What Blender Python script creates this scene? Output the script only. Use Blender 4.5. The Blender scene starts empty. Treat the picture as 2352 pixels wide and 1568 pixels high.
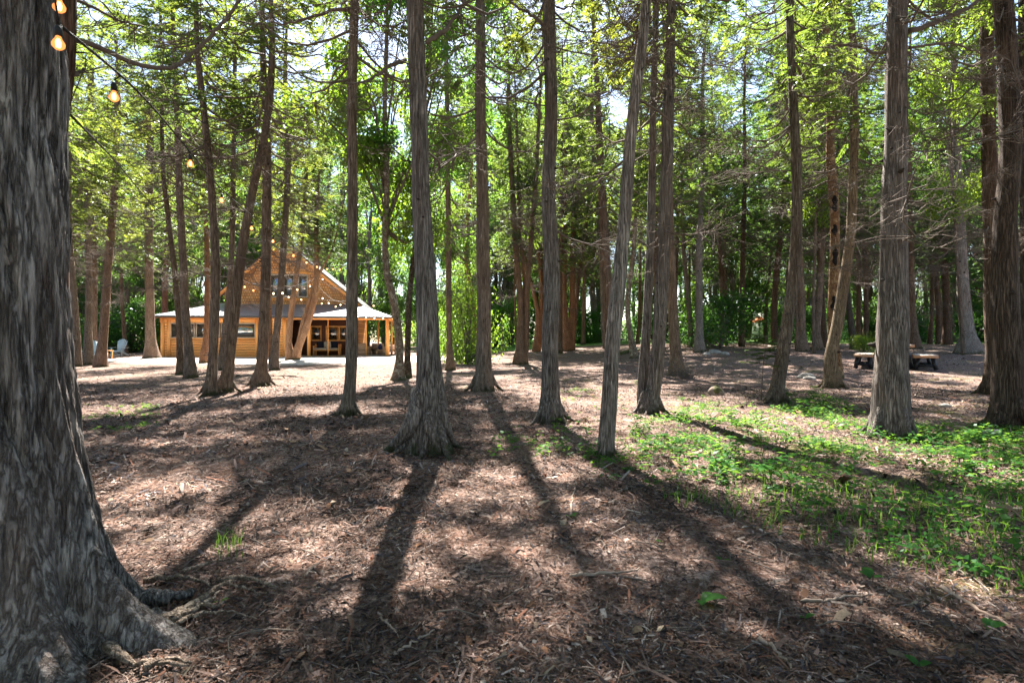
import bpy, math, random
import numpy as np
from mathutils import Vector, Matrix, Quaternion

R = math.radians
random.seed(7)
rng = np.random.default_rng(7)
sc = bpy.context.scene
col = sc.collection

# ------------------------------------------------------------------ camera, light, exposure
F = 1307.0          # focal length in units of the 2352 px wide layout sketch
CX, CY, CH = 1176.0, 784.0, 1.1
cam_d = bpy.data.cameras.new('camera')
cam = bpy.data.objects.new('camera', cam_d)
col.objects.link(cam)
cam.location = (0, 0, CH)
cam.rotation_euler = (R(90), 0, 0)
cam_d.sensor_width = 36.0
cam_d.lens = 36.0 * F / 2352.0
cam_d.clip_start = 0.05
cam_d.clip_end = 600
cam_d.dof.use_dof = True
cam_d.dof.focus_distance = 7.0
cam_d.dof.aperture_fstop = 5.6
sc.camera = cam

SUN_EL, SUN_AZ = R(52), R(-6.6)         # azimuth from +Y, negative = to the left
world = bpy.data.worlds.new('World')
sc.world = world
world.use_nodes = True
wn = world.node_tree
wn.nodes.clear()
sky = wn.nodes.new('ShaderNodeTexSky')
sky.sky_type = 'NISHITA'
sky.sun_disc = False
sky.sun_elevation = SUN_EL
sky.sun_rotation = SUN_AZ
sky.air_density = 1.0
sky.dust_density = 0.8
bg = wn.nodes.new('ShaderNodeBackground')
bg.inputs['Strength'].default_value = 0.05
wo = wn.nodes.new('ShaderNodeOutputWorld')
wn.links.new(sky.outputs[0], bg.inputs['Color'])
wn.links.new(bg.outputs[0], wo.inputs['Surface'])

sun_d = bpy.data.lights.new('sun', 'SUN')
sun_d.energy = 5.0
sun_d.angle = R(0.53)
sun_d.color = (1.0, 0.94, 0.87)
sun = bpy.data.objects.new('sun', sun_d)
col.objects.link(sun)
sdir = Vector((math.sin(SUN_AZ) * math.cos(SUN_EL), math.cos(SUN_AZ) * math.cos(SUN_EL), math.sin(SUN_EL)))
sun.rotation_euler = (-sdir).to_track_quat('-Z', 'Y').to_euler()

sc.view_settings.view_transform = 'Standard'
sc.view_settings.look = 'None'
sc.view_settings.exposure = 2.95
sc.view_settings.gamma = 1.0
sc.render.engine = 'CYCLES'
cy = sc.cycles
cy.max_bounces = 6
cy.diffuse_bounces = 2
cy.glossy_bounces = 2
cy.transmission_bounces = 3
cy.transparent_max_bounces = 4
cy.volume_bounces = 0
cy.sample_clamp_indirect = 6.0
cy.caustics_reflective = False
cy.caustics_refractive = False
cy.use_denoising = True

# ------------------------------------------------------------------ ground shape
def sstep(a, b, v):
    t = np.clip((v - a) / (b - a), 0, 1)
    return t * t * (3 - 2 * t)

def ground_z(x, y):
    x = np.asarray(x, float); y = np.asarray(y, float)
    s = sstep(-1.0, 11.0, x)
    y0 = 26.0 - 12.0 * s
    slope = 0.012 + 0.024 * sstep(-5, 2, x) + 0.036 * s
    up = np.maximum(y - y0, 0)
    cap = 1.15
    rise = cap * (1 - np.exp(-slope * up / cap))
    rise += 0.022 * np.maximum(y - 52, 0) * sstep(-14, 2, x)
    bump = 0.018 * np.sin(x * 1.3 + 0.7 * y) + 0.014 * np.sin(y * 2.1 - x * 0.9 + 1.0) + 0.02 * np.sin(0.4 * x + 0.3 * y)
    return rise + bump * np.clip(y / 6.0 + .3, 0.3, 1)

def gz(x, y):
    return float(ground_z(x, y))

def P(px, py, d):
    """layout point at depth d"""
    return Vector(((px - CX) / F * d, d, CH - (py - CY) / F * d))

def depth_of(px, py):
    """depth at which the ray through a layout point meets the ground"""
    d = 1.5
    while d < 90:
        p = P(px, py, d)
        if p.z <= gz(p.x, d):
            return d
        d += 0.02 + d * 0.002
    return d

def G(px, py):
    d = depth_of(px, py)
    p = P(px, py, d)
    p.z = gz(p.x, p.y)
    return p

# ------------------------------------------------------------------ mesh helpers
def mesh_np(name, verts, faces, mats=(), fmat=None, smooth=False, cols=None):
    """verts (n,3), faces (m,k) with one face size k, or a list of such arrays"""
    if not isinstance(faces, list):
        faces = [faces]
    faces = [np.asarray(f, np.int32) for f in faces if len(f)]
    me = bpy.data.meshes.new(name)
    verts = np.asarray(verts, np.float32)
    me.vertices.add(len(verts))
    me.vertices.foreach_set('co', verts.ravel())
    loops = np.concatenate([f.ravel() for f in faces])
    sizes = np.concatenate([np.full(len(f), f.shape[1], np.int32) for f in faces])
    starts = np.concatenate([[0], np.cumsum(sizes)[:-1]]).astype(np.int32)
    me.loops.add(len(loops))
    me.loops.foreach_set('vertex_index', loops)
    me.polygons.add(len(sizes))
    me.polygons.foreach_set('loop_start', starts)
    if smooth:
        me.polygons.foreach_set('use_smooth', np.ones(len(sizes), bool))
    if fmat is not None:
        me.polygons.foreach_set('material_index', np.asarray(fmat, np.int32))
    for m in mats:
        me.materials.append(m)
    if cols is not None:
        a = me.color_attributes.new('tint', 'FLOAT_COLOR', 'POINT')
        c = np.ones((len(verts), 4), np.float32)
        c[:, :3] = cols
        a.data.foreach_set('color', c.ravel())
    me.update()
    me.validate()
    return me

class MB:
    """collects tubes, boxes and polygons, then builds ONE mesh object"""
    def __init__(s):
        s.v = []; s.q = []; s.t = []; s.n = 0; s.mq = []; s.mt = []
    def add(s, v, q=None, t=None, m=0):
        v = np.asarray(v, float)
        s.v.append(v)
        if q is not None and len(q):
            s.q.append(np.asarray(q, int) + s.n); s.mq.append(np.full(len(q), m))
        if t is not None and len(t):
            s.t.append(np.asarray(t, int) + s.n); s.mt.append(np.full(len(t), m))
        s.n += len(v)
    def box(s, c, d, rz=0, M=None, m=0):
        cx, cyy, cz = c; dx, dy, dz = (k / 2 for k in d)
        v = np.array([[x, y, z] for x in (-dx, dx) for y in (-dy, dy) for z in (-dz, dz)])
        if M is not None:
            v = v @ np.array(M.to_3x3()).T
        elif rz:
            c_, s_ = math.cos(rz), math.sin(rz)
            v = v @ np.array([[c_, s_, 0], [-s_, c_, 0], [0, 0, 1]])
        v = v + np.array([cx, cyy, cz])
        s.add(v, [[0, 1, 3, 2], [4, 6, 7, 5], [0, 4, 5, 1], [2, 3, 7, 6], [0, 2, 6, 4], [1, 5, 7, 3]], m=m)
    def bar(s, a, b, w, h, m=0):
        a = Vector(a); b = Vector(b); dd = b - a
        M = dd.to_track_quat('X', 'Z').to_matrix()
        s.box((a + b) / 2, (dd.length, w, h), M=M, m=m)
    def tube(s, path, rad, seg=6, cap=True, m=0):
        v, q, t = tube(path, rad, seg, cap)
        s.add(v, q, t, m)
    def poly(s, pts, m=0):
        if len(pts) == 4: s.add(pts, q=[[0, 1, 2, 3]], m=m)
        else: s.add(pts, t=[[0, i, i + 1] for i in range(1, len(pts) - 1)], m=m)
    def slab(s, pts, th, m=0):
        """solid slab from a top polygon, thickness th downwards"""
        n = len(pts); top = [tuple(p) for p in pts]; bot = [(p[0], p[1], p[2] - th) for p in pts]
        s.poly(top, m); s.poly(bot[::-1], m)
        for i in range(n):
            j = (i + 1) % n
            s.poly([top[i], bot[i], bot[j], top[j]], m)
    def mesh(s, name, mats, smooth=False):
        f = []; fm = []
        if s.q: f.append(np.concatenate(s.q)); fm.append(np.concatenate(s.mq))
        if s.t: f.append(np.concatenate(s.t)); fm.append(np.concatenate(s.mt))
        return mesh_np(name, np.concatenate(s.v), f, mats, np.concatenate(fm), smooth)
    def build(s, name, mats, parent=None, smooth=False):
        if not isinstance(mats, (list, tuple)): mats = [mats]
        return link(name, s.mesh(name, mats, smooth), parent)

def link(name, me, parent=None, loc=None):
    o = bpy.data.objects.new(name, me)
    col.objects.link(o)
    if parent is not None: o.parent = parent
    if loc is not None: o.location = loc
    return o

def tag(o, label=None, cat=None, group=None, kind=None):
    if label: o['label'] = label
    if cat: o['category'] = cat
    if group: o['group'] = group
    if kind: o['kind'] = kind
    return o

def empty(name, loc, label=None, cat=None, group=None, rz=0):
    o = bpy.data.objects.new(name, None)
    col.objects.link(o)
    o.location = loc; o.rotation_euler = (0, 0, rz)
    o.empty_display_size = .2
    return tag(o, label, cat, group)

def frames(path):
    p = np.asarray(path, float)
    t = np.gradient(p, axis=0)
    t /= np.linalg.norm(t, axis=1)[:, None] + 1e-9
    ref = np.array([0, 1.0, 0]) if abs(t[0][1]) < .8 else np.array([1.0, 0, 0])
    us = []; u = ref
    for k in range(len(p)):
        u = u - t[k] * np.dot(u, t[k]); u = u / (np.linalg.norm(u) + 1e-9)
        us.append(u)
    us = np.array(us)
    return p, t, us, np.cross(t, us)

def tube(path, rad, seg=6, cap=True):
    p, t, u, w = frames(path)
    n = len(p); rad = np.asarray(rad, float) * np.ones(n)
    a = np.linspace(0, 2 * math.pi, seg, endpoint=False)
    v = p[:, None, :] + rad[:, None, None] * (np.cos(a)[None, :, None] * u[:, None, :] + np.sin(a)[None, :, None] * w[:, None, :])
    v = v.reshape(-1, 3)
    i = np.arange(n - 1)[:, None] * seg; j = np.arange(seg)[None, :]; j2 = (j + 1) % seg
    q = np.stack([i + j, i + j2, i + seg + j2, i + seg + j], -1).reshape(-1, 4)
    tr = []
    if cap:
        v = np.vstack([v, p[0], p[-1]]); a0 = n * seg; b0 = a0 + 1
        tr = [[a0, (k + 1) % seg, k] for k in range(seg)] + [[b0, (n - 1) * seg + k, (n - 1) * seg + (k + 1) % seg] for k in range(seg)]
    return v, q, np.array(tr, int).reshape(-1, 3)

def resample(pts, n):
    """smooth (Catmull-Rom) resampling of points with any number of columns"""
    p = np.asarray(pts, float)
    if len(p) == 2:
        return p[0] + (p[1] - p[0]) * np.linspace(0, 1, n)[:, None]
    L = np.concatenate([[0], np.cumsum(np.linalg.norm(np.diff(p[:, :3], axis=0), axis=1))])
    s = np.linspace(0, L[-1], n)
    m = np.gradient(p, L, axis=0)
    k = np.clip(np.searchsorted(L, s, 'right') - 1, 0, len(L) - 2)
    h = (L[k + 1] - L[k])[:, None]; t = ((s - L[k])[:, None]) / h
    return ((2 * t**3 - 3 * t**2 + 1) * p[k] + (t**3 - 2 * t**2 + t) * h * m[k] + (-2 * t**3 + 3 * t**2) * p[k + 1] + (t**3 - t**2) * h * m[k + 1])

def vnoise(rs, nu, nv):
    """value noise table, periodic in u, returns f(u in 0..1, v in 0..1)"""
    tb = rs.random((nv + 2, nu)) * 2 - 1
    def f(u, v):
        uu = (np.asarray(u) % 1.0) * nu; vv = np.clip(np.asarray(v), 0, .9999) * nv
        i = np.floor(uu).astype(int); j = np.floor(vv).astype(int)
        a = uu - i; b = vv - j; a = a * a * (3 - 2 * a); b = b * b * (3 - 2 * b)
        i0 = i % nu; i1 = (i + 1) % nu
        return (tb[j, i0] * (1 - a) + tb[j, i1] * a) * (1 - b) + (tb[j + 1, i0] * (1 - a) + tb[j + 1, i1] * a) * b
    return f

# ------------------------------------------------------------------ materials
def new_mat(name):
    m = bpy.data.materials.new(name)
    m.use_nodes = True
    nt = m.node_tree
    nt.nodes.clear()
    return m, nt, nt.nodes, nt.links

def ramp(nt, fac, stops, interp='LINEAR'):
    r = nt.nodes.new('ShaderNodeValToRGB')
    r.color_ramp.interpolation = interp
    e = r.color_ramp.elements
    while len(e) < len(stops): e.new(0.5)
    for k, (p, c) in enumerate(stops):
        e[k].position = p; e[k].color = (*c, 1) if len(c) == 3 else c
    if fac is not None: nt.links.new(fac, r.inputs[0])
    return r.outputs[0]

def coords(nt, scale=(1, 1, 1), kind='Object', rot=(0, 0, 0)):
    tc = nt.nodes.new('ShaderNodeTexCoord'); mp = nt.nodes.new('ShaderNodeMapping')
    mp.inputs['Scale'].default_value = scale
    mp.inputs['Rotation'].default_value = rot
    nt.links.new(tc.outputs[kind], mp.inputs['Vector'])
    return mp.outputs[0]

def noise(nt, vec, scale=5, detail=4, rough=.55, dist=0.0):
    n = nt.nodes.new('ShaderNodeTexNoise')
    n.inputs['Scale'].default_value = scale; n.inputs['Detail'].default_value = detail
    n.inputs['Roughness'].default_value = rough; n.inputs['Distortion'].default_value = dist
    if vec is not None: nt.links.new(vec, n.inputs['Vector'])
    return n.outputs['Fac']

def mixc(nt, fac, a, b, mode='MIX'):
    m = nt.nodes.new('ShaderNodeMix'); m.data_type = 'RGBA'; m.blend_type = mode
    for sock, val in ((m.inputs[0], fac), (m.inputs[6], a), (m.inputs[7], b)):
        if isinstance(val, (int, float)): sock.default_value = val
        elif isinstance(val, tuple): sock.default_value = (*val, 1)
        else: nt.links.new(val, sock)
    return m.outputs[2]

def math_n(nt, op, a, b=None, clamp=False):
    m = nt.nodes.new('ShaderNodeMath'); m.operation = op; m.use_clamp = clamp
    for k, val in enumerate((a, b)):
        if val is None: continue
        if isinstance(val, (int, float)): m.inputs[k].default_value = val
        else: nt.links.new(val, m.inputs[k])
    return m.outputs[0]

def surf(nt, color, rough=.8, bump=None, bstr=.4, bdist=.02, spec=.3, metal=0):
    b = nt.nodes.new('ShaderNodeBsdfPrincipled')
    if isinstance(color, tuple): b.inputs['Base Color'].default_value = (*color, 1)
    else: nt.links.new(color, b.inputs['Base Color'])
    if isinstance(rough, (int, float)): b.inputs['Roughness'].default_value = rough
    else: nt.links.new(rough, b.inputs['Roughness'])
    b.inputs['Specular IOR Level'].default_value = spec
    b.inputs['Metallic'].default_value = metal
    if bump is not None:
        bn = nt.nodes.new('ShaderNodeBump')
        bn.inputs['Strength'].default_value = bstr; bn.inputs['Distance'].default_value = bdist
        nt.links.new(bump, bn.inputs['Height']); nt.links.new(bn.outputs[0], b.inputs['Normal'])
    o = nt.nodes.new('ShaderNodeOutputMaterial')
    nt.links.new(b.outputs[0], o.inputs['Surface'])
    return b

def obj_color(nt):
    return nt.nodes.new('ShaderNodeObjectInfo').outputs['Color']

def bark_material(name, dark, mid, light, fine=1.0, moss=True, lichen=0.0, bstr=.7, zs=.09, cr=1.0):
    m, nt, N, L = new_mat(name)
    v = coords(nt, (1, 1, zs))
    n1 = noise(nt, v, 62 * fine, 8, .68, .5)
    v2 = coords(nt, (1, 1, .35))
    n2 = noise(nt, v2, 5.0, 4, .6)
    h = math_n(nt, 'ADD', math_n(nt, 'MULTIPLY', n1, .75), math_n(nt, 'MULTIPLY', n2, .25))
    c = ramp(nt, h, [(.38, dark), (.49, mid), (.63, light)])
    nc = noise(nt, coords(nt, (1, 1, zs * .8)), 24 * cr, 5, .6, .2)
    ridge_ = math_n(nt, 'ABSOLUTE', math_n(nt, 'SUBTRACT', nc, .5))
    crack = ramp(nt, ridge_, [(.0, (.34, .33, .32)), (.022, (.74, .73, .72)), (.05, (1, 1, 1))])
    c = mixc(nt, 1.0, c, crack, 'MULTIPLY')
    nf = noise(nt, coords(nt, (1, 1, .10)), 150, 3, .7)
    c = mixc(nt, 1.0, c, ramp(nt, nf, [(.35, (.76, .76, .76)), (.65, (1.2, 1.2, 1.18))]), 'MULTIPLY')
    h = math_n(nt, 'ADD', math_n(nt, 'ADD', h, math_n(nt, 'MULTIPLY', math_n(nt, 'MINIMUM', ridge_, .07), 9.0)), math_n(nt, 'MULTIPLY', nf, .25))
    n3 = noise(nt, coords(nt, (1, 1, .5)), 1.7, 3, .5)
    c = mixc(nt, ramp(nt, n3, [(.42, (0, 0, 0)), (.62, (1, 1, 1))]), c, mixc(nt, .4, c, (.19, .13, .10)))
    if lichen:
        n4 = noise(nt, coords(nt, (1, 1, .8)), 9, 4, .65)
        c = mixc(nt, math_n(nt, 'MULTIPLY', ramp(nt, n4, [(.54, (0, 0, 0)), (.60, (1, 1, 1))]), lichen), c, (.40, .42, .36))
    c = mixc(nt, 1.0, c, obj_color(nt), 'MULTIPLY')
    if moss:
        sp = N.new('ShaderNodeSeparateXYZ'); tc = N.new('ShaderNodeTexCoord')
        L.new(tc.outputs['Object'], sp.inputs[0])
        nm = noise(nt, coords(nt), 5.5, 5, .7)
        lowz = math_n(nt, 'MULTIPLY', sp.outputs['Z'], -1.6)
        k = math_n(nt, 'ADD', math_n(nt, 'ADD', lowz, .12), nm)
        c = mixc(nt, ramp(nt, k, [(.44, (0, 0, 0)), (.62, (.85, .85, .85))]), c, mixc(nt, nm, (.014, .02, .006), (.055, .07, .018)))
    surf(nt, c, .9, h, bstr, .03, .15)
    return m

M = {}
M['bark'] = bark_material('cedar_bark', (.085, .070, .060), (.235, .200, .175), (.42, .375, .335), zs=.06, cr=2.2, bstr=1.0)
M['bark_big'] = bark_material('cedar_bark_near', (.06, .055, .052), (.20, .185, .175), (.44, .41, .38), cr=1.5, fine=.6, moss=False, bstr=1.0, zs=.12)
M['birch'] = bark_material('birch_bark', (.05, .04, .032), (.17, .14, .11), (.33, .30, .25), fine=.5, lichen=.6, zs=.5)
m, nt, N, L = new_mat('twig_bark'); M['twig'] = m
surf(nt, mixc(nt, noise(nt, coords(nt), 6, 3), (.065, .050, .040), (.18, .148, .122)), .9, spec=.1)

def leaf_material(name, c_dark, c_light, t_dark, t_light, tr=.5, gloss=.03):
    m, nt, N, L = new_mat(name)
    g = N.new('ShaderNodeNewGeometry')
    n = noise(nt, g.outputs['Position'], .55, 3, .6)
    n2 = noise(nt, g.outputs['Position'], 6, 2, .6)
    oi = N.new('ShaderNodeObjectInfo')
    f = math_n(nt, 'ADD', math_n(nt, 'MULTIPLY', n, .9), math_n(nt, 'MULTIPLY', n2, .5))
    f = math_n(nt, 'ADD', f, math_n(nt, 'MULTIPLY', oi.outputs['Random'], .3))
    f = math_n(nt, 'SUBTRACT', f, .38, True)
    cd = mixc(nt, 1.0, mixc(nt, f, c_dark, c_light), oi.outputs['Color'], 'MULTIPLY')
    ct = mixc(nt, 1.0, mixc(nt, f, t_dark, t_light), oi.outputs['Color'], 'MULTIPLY')
    d = N.new('ShaderNodeBsdfDiffuse'); t = N.new('ShaderNodeBsdfTranslucent'); gl = N.new('ShaderNodeBsdfGlossy')
    gl.inputs['Roughness'].default_value = .38
    gl.inputs['Color'].default_value = (.9, .95, 1, 1)
    L.new(cd, d.inputs['Color']); L.new(ct, t.inputs['Color'])
    m1 = N.new('ShaderNodeMixShader'); m1.inputs[0].default_value = tr
    L.new(d.outputs[0], m1.inputs[1]); L.new(t.outputs[0], m1.inputs[2])
    m2 = N.new('ShaderNodeMixShader'); m2.inputs[0].default_value = gloss
    L.new(m1.outputs[0], m2.inputs[1]); L.new(gl.outputs[0], m2.inputs[2])
    o = N.new('ShaderNodeOutputMaterial'); L.new(m2.outputs[0], o.inputs['Surface'])
    return m
M['leaf'] = leaf_material('cedar_foliage', (.022, .045, .016), (.070, .105, .030), (.05, .10, .022), (.37, .48, .055), .52)
M['leaf_b'] = leaf_material('broadleaf_foliage', (.035, .085, .020), (.07, .14, .03), (.10, .25, .035), (.33, .54, .08), .54)
M['herb'] = leaf_material('herb_leaves', (.022, .085, .020), (.05, .14, .03), (.09, .22, .025), (.30, .48, .05), .45, .004)

# ground
m, nt, N, L = new_mat('forest_floor'); M['ground'] = m
g = coords(nt)
chip = N.new('ShaderNodeTexVoronoi'); chip.inputs['Scale'].default_value = 26
dv = noise(nt, g, 9, 3, .6, 1.5)
L.new(coords(nt, (1.0, 2.3, 1), rot=(0, 0, .4)), chip.inputs['Vector'])
chip2 = N.new('ShaderNodeTexVoronoi'); chip2.inputs['Scale'].default_value = 30
L.new(coords(nt, (2.4, 1.0, 1), rot=(0, 0, -.3)), chip2.inputs['Vector'])
n_f = noise(nt, g, 70, 5, .7)
n_m = noise(nt, g, 2.2, 5, .6)
n_l = noise(nt, g, .35, 4, .6)
sep = N.new('ShaderNodeSeparateColor'); L.new(mixc(nt, .5, chip.outputs['Color'], chip2.outputs['Color']), sep.inputs[0])
f = math_n(nt, 'ADD', math_n(nt, 'MULTIPLY', sep.outputs[0], .55), math_n(nt, 'MULTIPLY', n_f, .45))
base = ramp(nt, f, [(.24, (.022, .016, .014)), (.42, (.10, .066, .053)), (.60, (.23, .165, .135)), (.80, (.42, .33, .285))])
base = mixc(nt, ramp(nt, n_m, [(.42, (0, 0, 0)), (.68, (.55, .55, .55))]), base, (.17, .082, .05))
# moss and low green
pos = N.new('ShaderNodeSeparateXYZ'); L.new(g, pos.inputs[0])
gm = math_n(nt, 'MULTIPLY', math_n(nt, 'SUBTRACT', n_l, .47), 8.0, True)
gm2 = math_n(nt, 'MULTIPLY', math_n(nt, 'SUBTRACT', n_m, .50), 9.0, True)
rt = math_n(nt, 'MULTIPLY', math_n(nt, 'SUBTRACT', pos.outputs['X'], 1.2), .8, True)
nearm = math_n(nt, 'MULTIPLY', math_n(nt, 'SUBTRACT', 13.0, pos.outputs['Y']), .3, True)
gmask = math_n(nt, 'MULTIPLY', math_n(nt, 'MULTIPLY', gm2, rt), nearm)
base = mixc(nt, math_n(nt, 'MULTIPLY', gmask, .75), base, mixc(nt, n_f, (.04, .055, .012), (.12, .14, .03)))
midm = math_n(nt, 'MULTIPLY', math_n(nt, 'MULTIPLY', gm, gm2), math_n(nt, 'MULTIPLY', math_n(nt, 'SUBTRACT', pos.outputs['Y'], 9.0), .2, True))
base = mixc(nt, math_n(nt, 'MULTIPLY', midm, .5), base, (.11, .13, .055))
# clearing before the cabin, its sunlit brightness painted in as pale ground
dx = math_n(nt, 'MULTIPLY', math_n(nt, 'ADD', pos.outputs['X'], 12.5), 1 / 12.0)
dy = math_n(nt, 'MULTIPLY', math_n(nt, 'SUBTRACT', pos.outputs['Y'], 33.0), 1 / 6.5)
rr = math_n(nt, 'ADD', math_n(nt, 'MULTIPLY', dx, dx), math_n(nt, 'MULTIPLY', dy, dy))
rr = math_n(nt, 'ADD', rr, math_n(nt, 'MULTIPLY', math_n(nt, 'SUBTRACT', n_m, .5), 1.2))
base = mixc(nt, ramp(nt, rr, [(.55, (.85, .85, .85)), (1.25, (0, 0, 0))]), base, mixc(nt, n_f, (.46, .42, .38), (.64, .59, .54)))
# lawn far away to the right
lawn = math_n(nt, 'MULTIPLY', math_n(nt, 'SUBTRACT', pos.outputs['Y'], 41.0), .5, True)
lawn = math_n(nt, 'MULTIPLY', lawn, math_n(nt, 'MULTIPLY', math_n(nt, 'ADD', pos.outputs['X'], 6.0), .4, True))
base = mixc(nt, lawn, base, mixc(nt, n_m, (.07, .15, .03), (.14, .24, .05)))
bh = math_n(nt, 'ADD', math_n(nt, 'MULTIPLY', f, .6), math_n(nt, 'MULTIPLY', n_f, .6))
surf(nt, base, .95, bh, .8, .03, .1)

m, nt, N, L = new_mat('litter'); M['litter'] = m      # chips and twigs carry their own tint per piece
at = N.new('ShaderNodeAttribute'); at.attribute_name = 'tint'
nn = noise(nt, coords(nt, (1, 1, 1)), 120, 3, .6)
surf(nt, mixc(nt, .45, at.outputs['Color'], mixc(nt, 1.0, at.outputs['Color'], ramp(nt, nn, [(.3, (.4, .4, .4)), (.7, (1.4, 1.4, 1.4))]), 'MULTIPLY')), .9, spec=.15)

def simple(name, c, rough=.6, spec=.3, var=.15, scale=8, metal=0, stretch=(1, 1, 1)):
    m, nt, N, L = new_mat(name)
    n = noise(nt, coords(nt, stretch), scale, 4, .6)
    lo = tuple(k * (1 - var) for k in c); hi = tuple(min(1, k * (1 + var)) for k in c)
    surf(nt, ramp(nt, n, [(.3, lo), (.7, hi)]), rough, n, .15, .01, spec, metal)
    return m

def wood_mat(name, c, rough=.6, along=(1, 14, 14)):
    m, nt, N, L = new_mat(name)
    n = noise(nt, coords(nt, along), 2.2, 5, .6, .6)
    n2 = noise(nt, coords(nt, (1, 1, 3)), 1.1, 2)
    lo = tuple(k * .62 for k in c); hi = tuple(min(1, k * 1.2) for k in c)
    cc = mixc(nt, ramp(nt, n2, [(.35, (0, 0, 0)), (.7, (.5, .5, .5))]), ramp(nt, n, [(.3, lo), (.65, hi)]), (c[0] * 1.15, c[1] * .85, c[2] * .65))
    surf(nt, cc, rough, n, .2, .005, .3)
    return m
M['siding'] = wood_mat('pine_siding', (.78, .38, .12), along=(.6, 8, 30))
M['pine'] = wood_mat('pine_trim', (.80, .40, .13), along=(5, 5, .6))
M['pine_h'] = wood_mat('pine_board', (.80, .37, .11), along=(.5, 9, 9))
M['deck'] = wood_mat('deck_boards', (.34, .25, .15))
M['weathered'] = wood_mat('grey_planks', (.46, .41, .35))
M['plankedge'] = wood_mat('plank_edges', (.40, .25, .15))
M['trimwhite'] = simple('cream_window_trim', (.50, .42, .32), .55)
M['black'] = simple('black_paint', (.012, .013, .016), .45)
M['dark'] = simple('dark_cloth', (.012, .014, .025), .9)
M['navy'] = simple('navy_cloth', (.012, .018, .06), .9)
M['cream'] = simple('cream_cushion', (.48, .42, .35), .9)
M['wicker'] = simple('wicker', (.30, .20, .13), .8, var=.4, scale=60)
M['bluewhite'] = simple('pale_blue_paint', (.52, .62, .68), .45, var=.05)
M['steel'] = simple('dark_fascia_metal', (.055, .052, .05), .5)
M['cable'] = simple('black_cable', (.012, .012, .012), .6)
M['cable_pale'] = simple('pale_cable', (.5, .48, .45), .6)
M['orange'] = simple('orange_plastic', (.65, .14, .03), .4)
M['whitewall'] = simple('white_clapboard', (.62, .60, .54), .7, stretch=(1, 1, 20))
M['stone'] = simple('grey_stone', (.26, .24, .21), .9, var=.35, scale=5)
M['mosswood'] = simple('mossy_wood', (.085, .09, .03), .95, var=.7, scale=9)
M['deadwood'] = wood_mat('dead_wood', (.24, .19, .15), .9)
M['rootwood'] = bark_material('bare_root_wood', (.14, .10, .07), (.36, .28, .21), (.56, .47, .37), fine=1.2, moss=False, bstr=1.0, zs=1.0)
M['wall_lap_shade'] = simple('porch_wall_lap_shade', (.12, .045, .025), .8)  # dark porch wall; also the painted shade in the siding gaps
M['hole_shade'] = simple('hollow_shade', (.008, .006, .005), 1)  # flat black for the shade inside the trunk cavities

m, nt, N, L = new_mat('cedar_shingles'); M['shingle'] = m
br = N.new('ShaderNodeTexBrick')
tc = N.new('ShaderNodeTexCoord'); sx = N.new('ShaderNodeSeparateXYZ'); cb = N.new('ShaderNodeCombineXYZ')
L.new(tc.outputs['Object'], sx.inputs[0]); L.new(sx.outputs['X'], cb.inputs['X']); L.new(sx.outputs['Z'], cb.inputs['Y'])
L.new(cb.outputs[0], br.inputs['Vector'])
br.inputs['Color1'].default_value = (.74, .38, .15, 1); br.inputs['Color2'].default_value = (.46, .18, .06, 1)
br.inputs['Mortar'].default_value = (.05, .02, .01, 1)
br.inputs['Scale'].default_value = 1.0; br.inputs['Mortar Size'].default_value = .012
br.inputs['Brick Width'].default_value = .17; br.inputs['Row Height'].default_value = .19; br.inputs['Bias'].default_value = -.1
nn = noise(nt, coords(nt), 1.6, 3)
surf(nt, mixc(nt, ramp(nt, nn, [(.35, (0, 0, 0)), (.7, (.6, .6, .6))]), br.outputs['Color'], (.50, .29, .15)), .75, br.outputs['Fac'], -.6, .01, .25)

m, nt, N, L = new_mat('metal_roof'); M['roof'] = m
wv = N.new('ShaderNodeTexWave'); wv.wave_type = 'BANDS'; wv.bands_direction = 'X'; wv.inputs['Scale'].default_value = 2.2
wv.inputs['Detail'].default_value = 0
L.new(coords(nt), wv.inputs['Vector'])
rb = ramp(nt, wv.outputs['Fac'], [(.78, (0, 0, 0)), (.95, (1, 1, 1))])
surf(nt, mixc(nt, noise(nt, coords(nt), 3, 4), (.20, .22, .25), (.28, .30, .33)), .36, rb, .8, .03, .5, .55)

m, nt, N, L = new_mat('window_glass'); M['glass'] = m
d = N.new('ShaderNodeBsdfDiffuse'); d.inputs['Color'].default_value = (.01, .012, .014, 1)
gl = N.new('ShaderNodeBsdfGlossy'); gl.inputs['Roughness'].default_value = .02; gl.inputs['Color'].default_value = (.9, .95, .95, 1)
fr = N.new('ShaderNodeFresnel'); fr.inputs['IOR'].default_value = 4.5
mx = N.new('ShaderNodeMixShader'); L.new(fr.outputs[0], mx.inputs[0]); L.new(d.outputs[0], mx.inputs[1]); L.new(gl.outputs[0], mx.inputs[2])
o = N.new('ShaderNodeOutputMaterial'); L.new(mx.outputs[0], o.inputs['Surface'])

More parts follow.
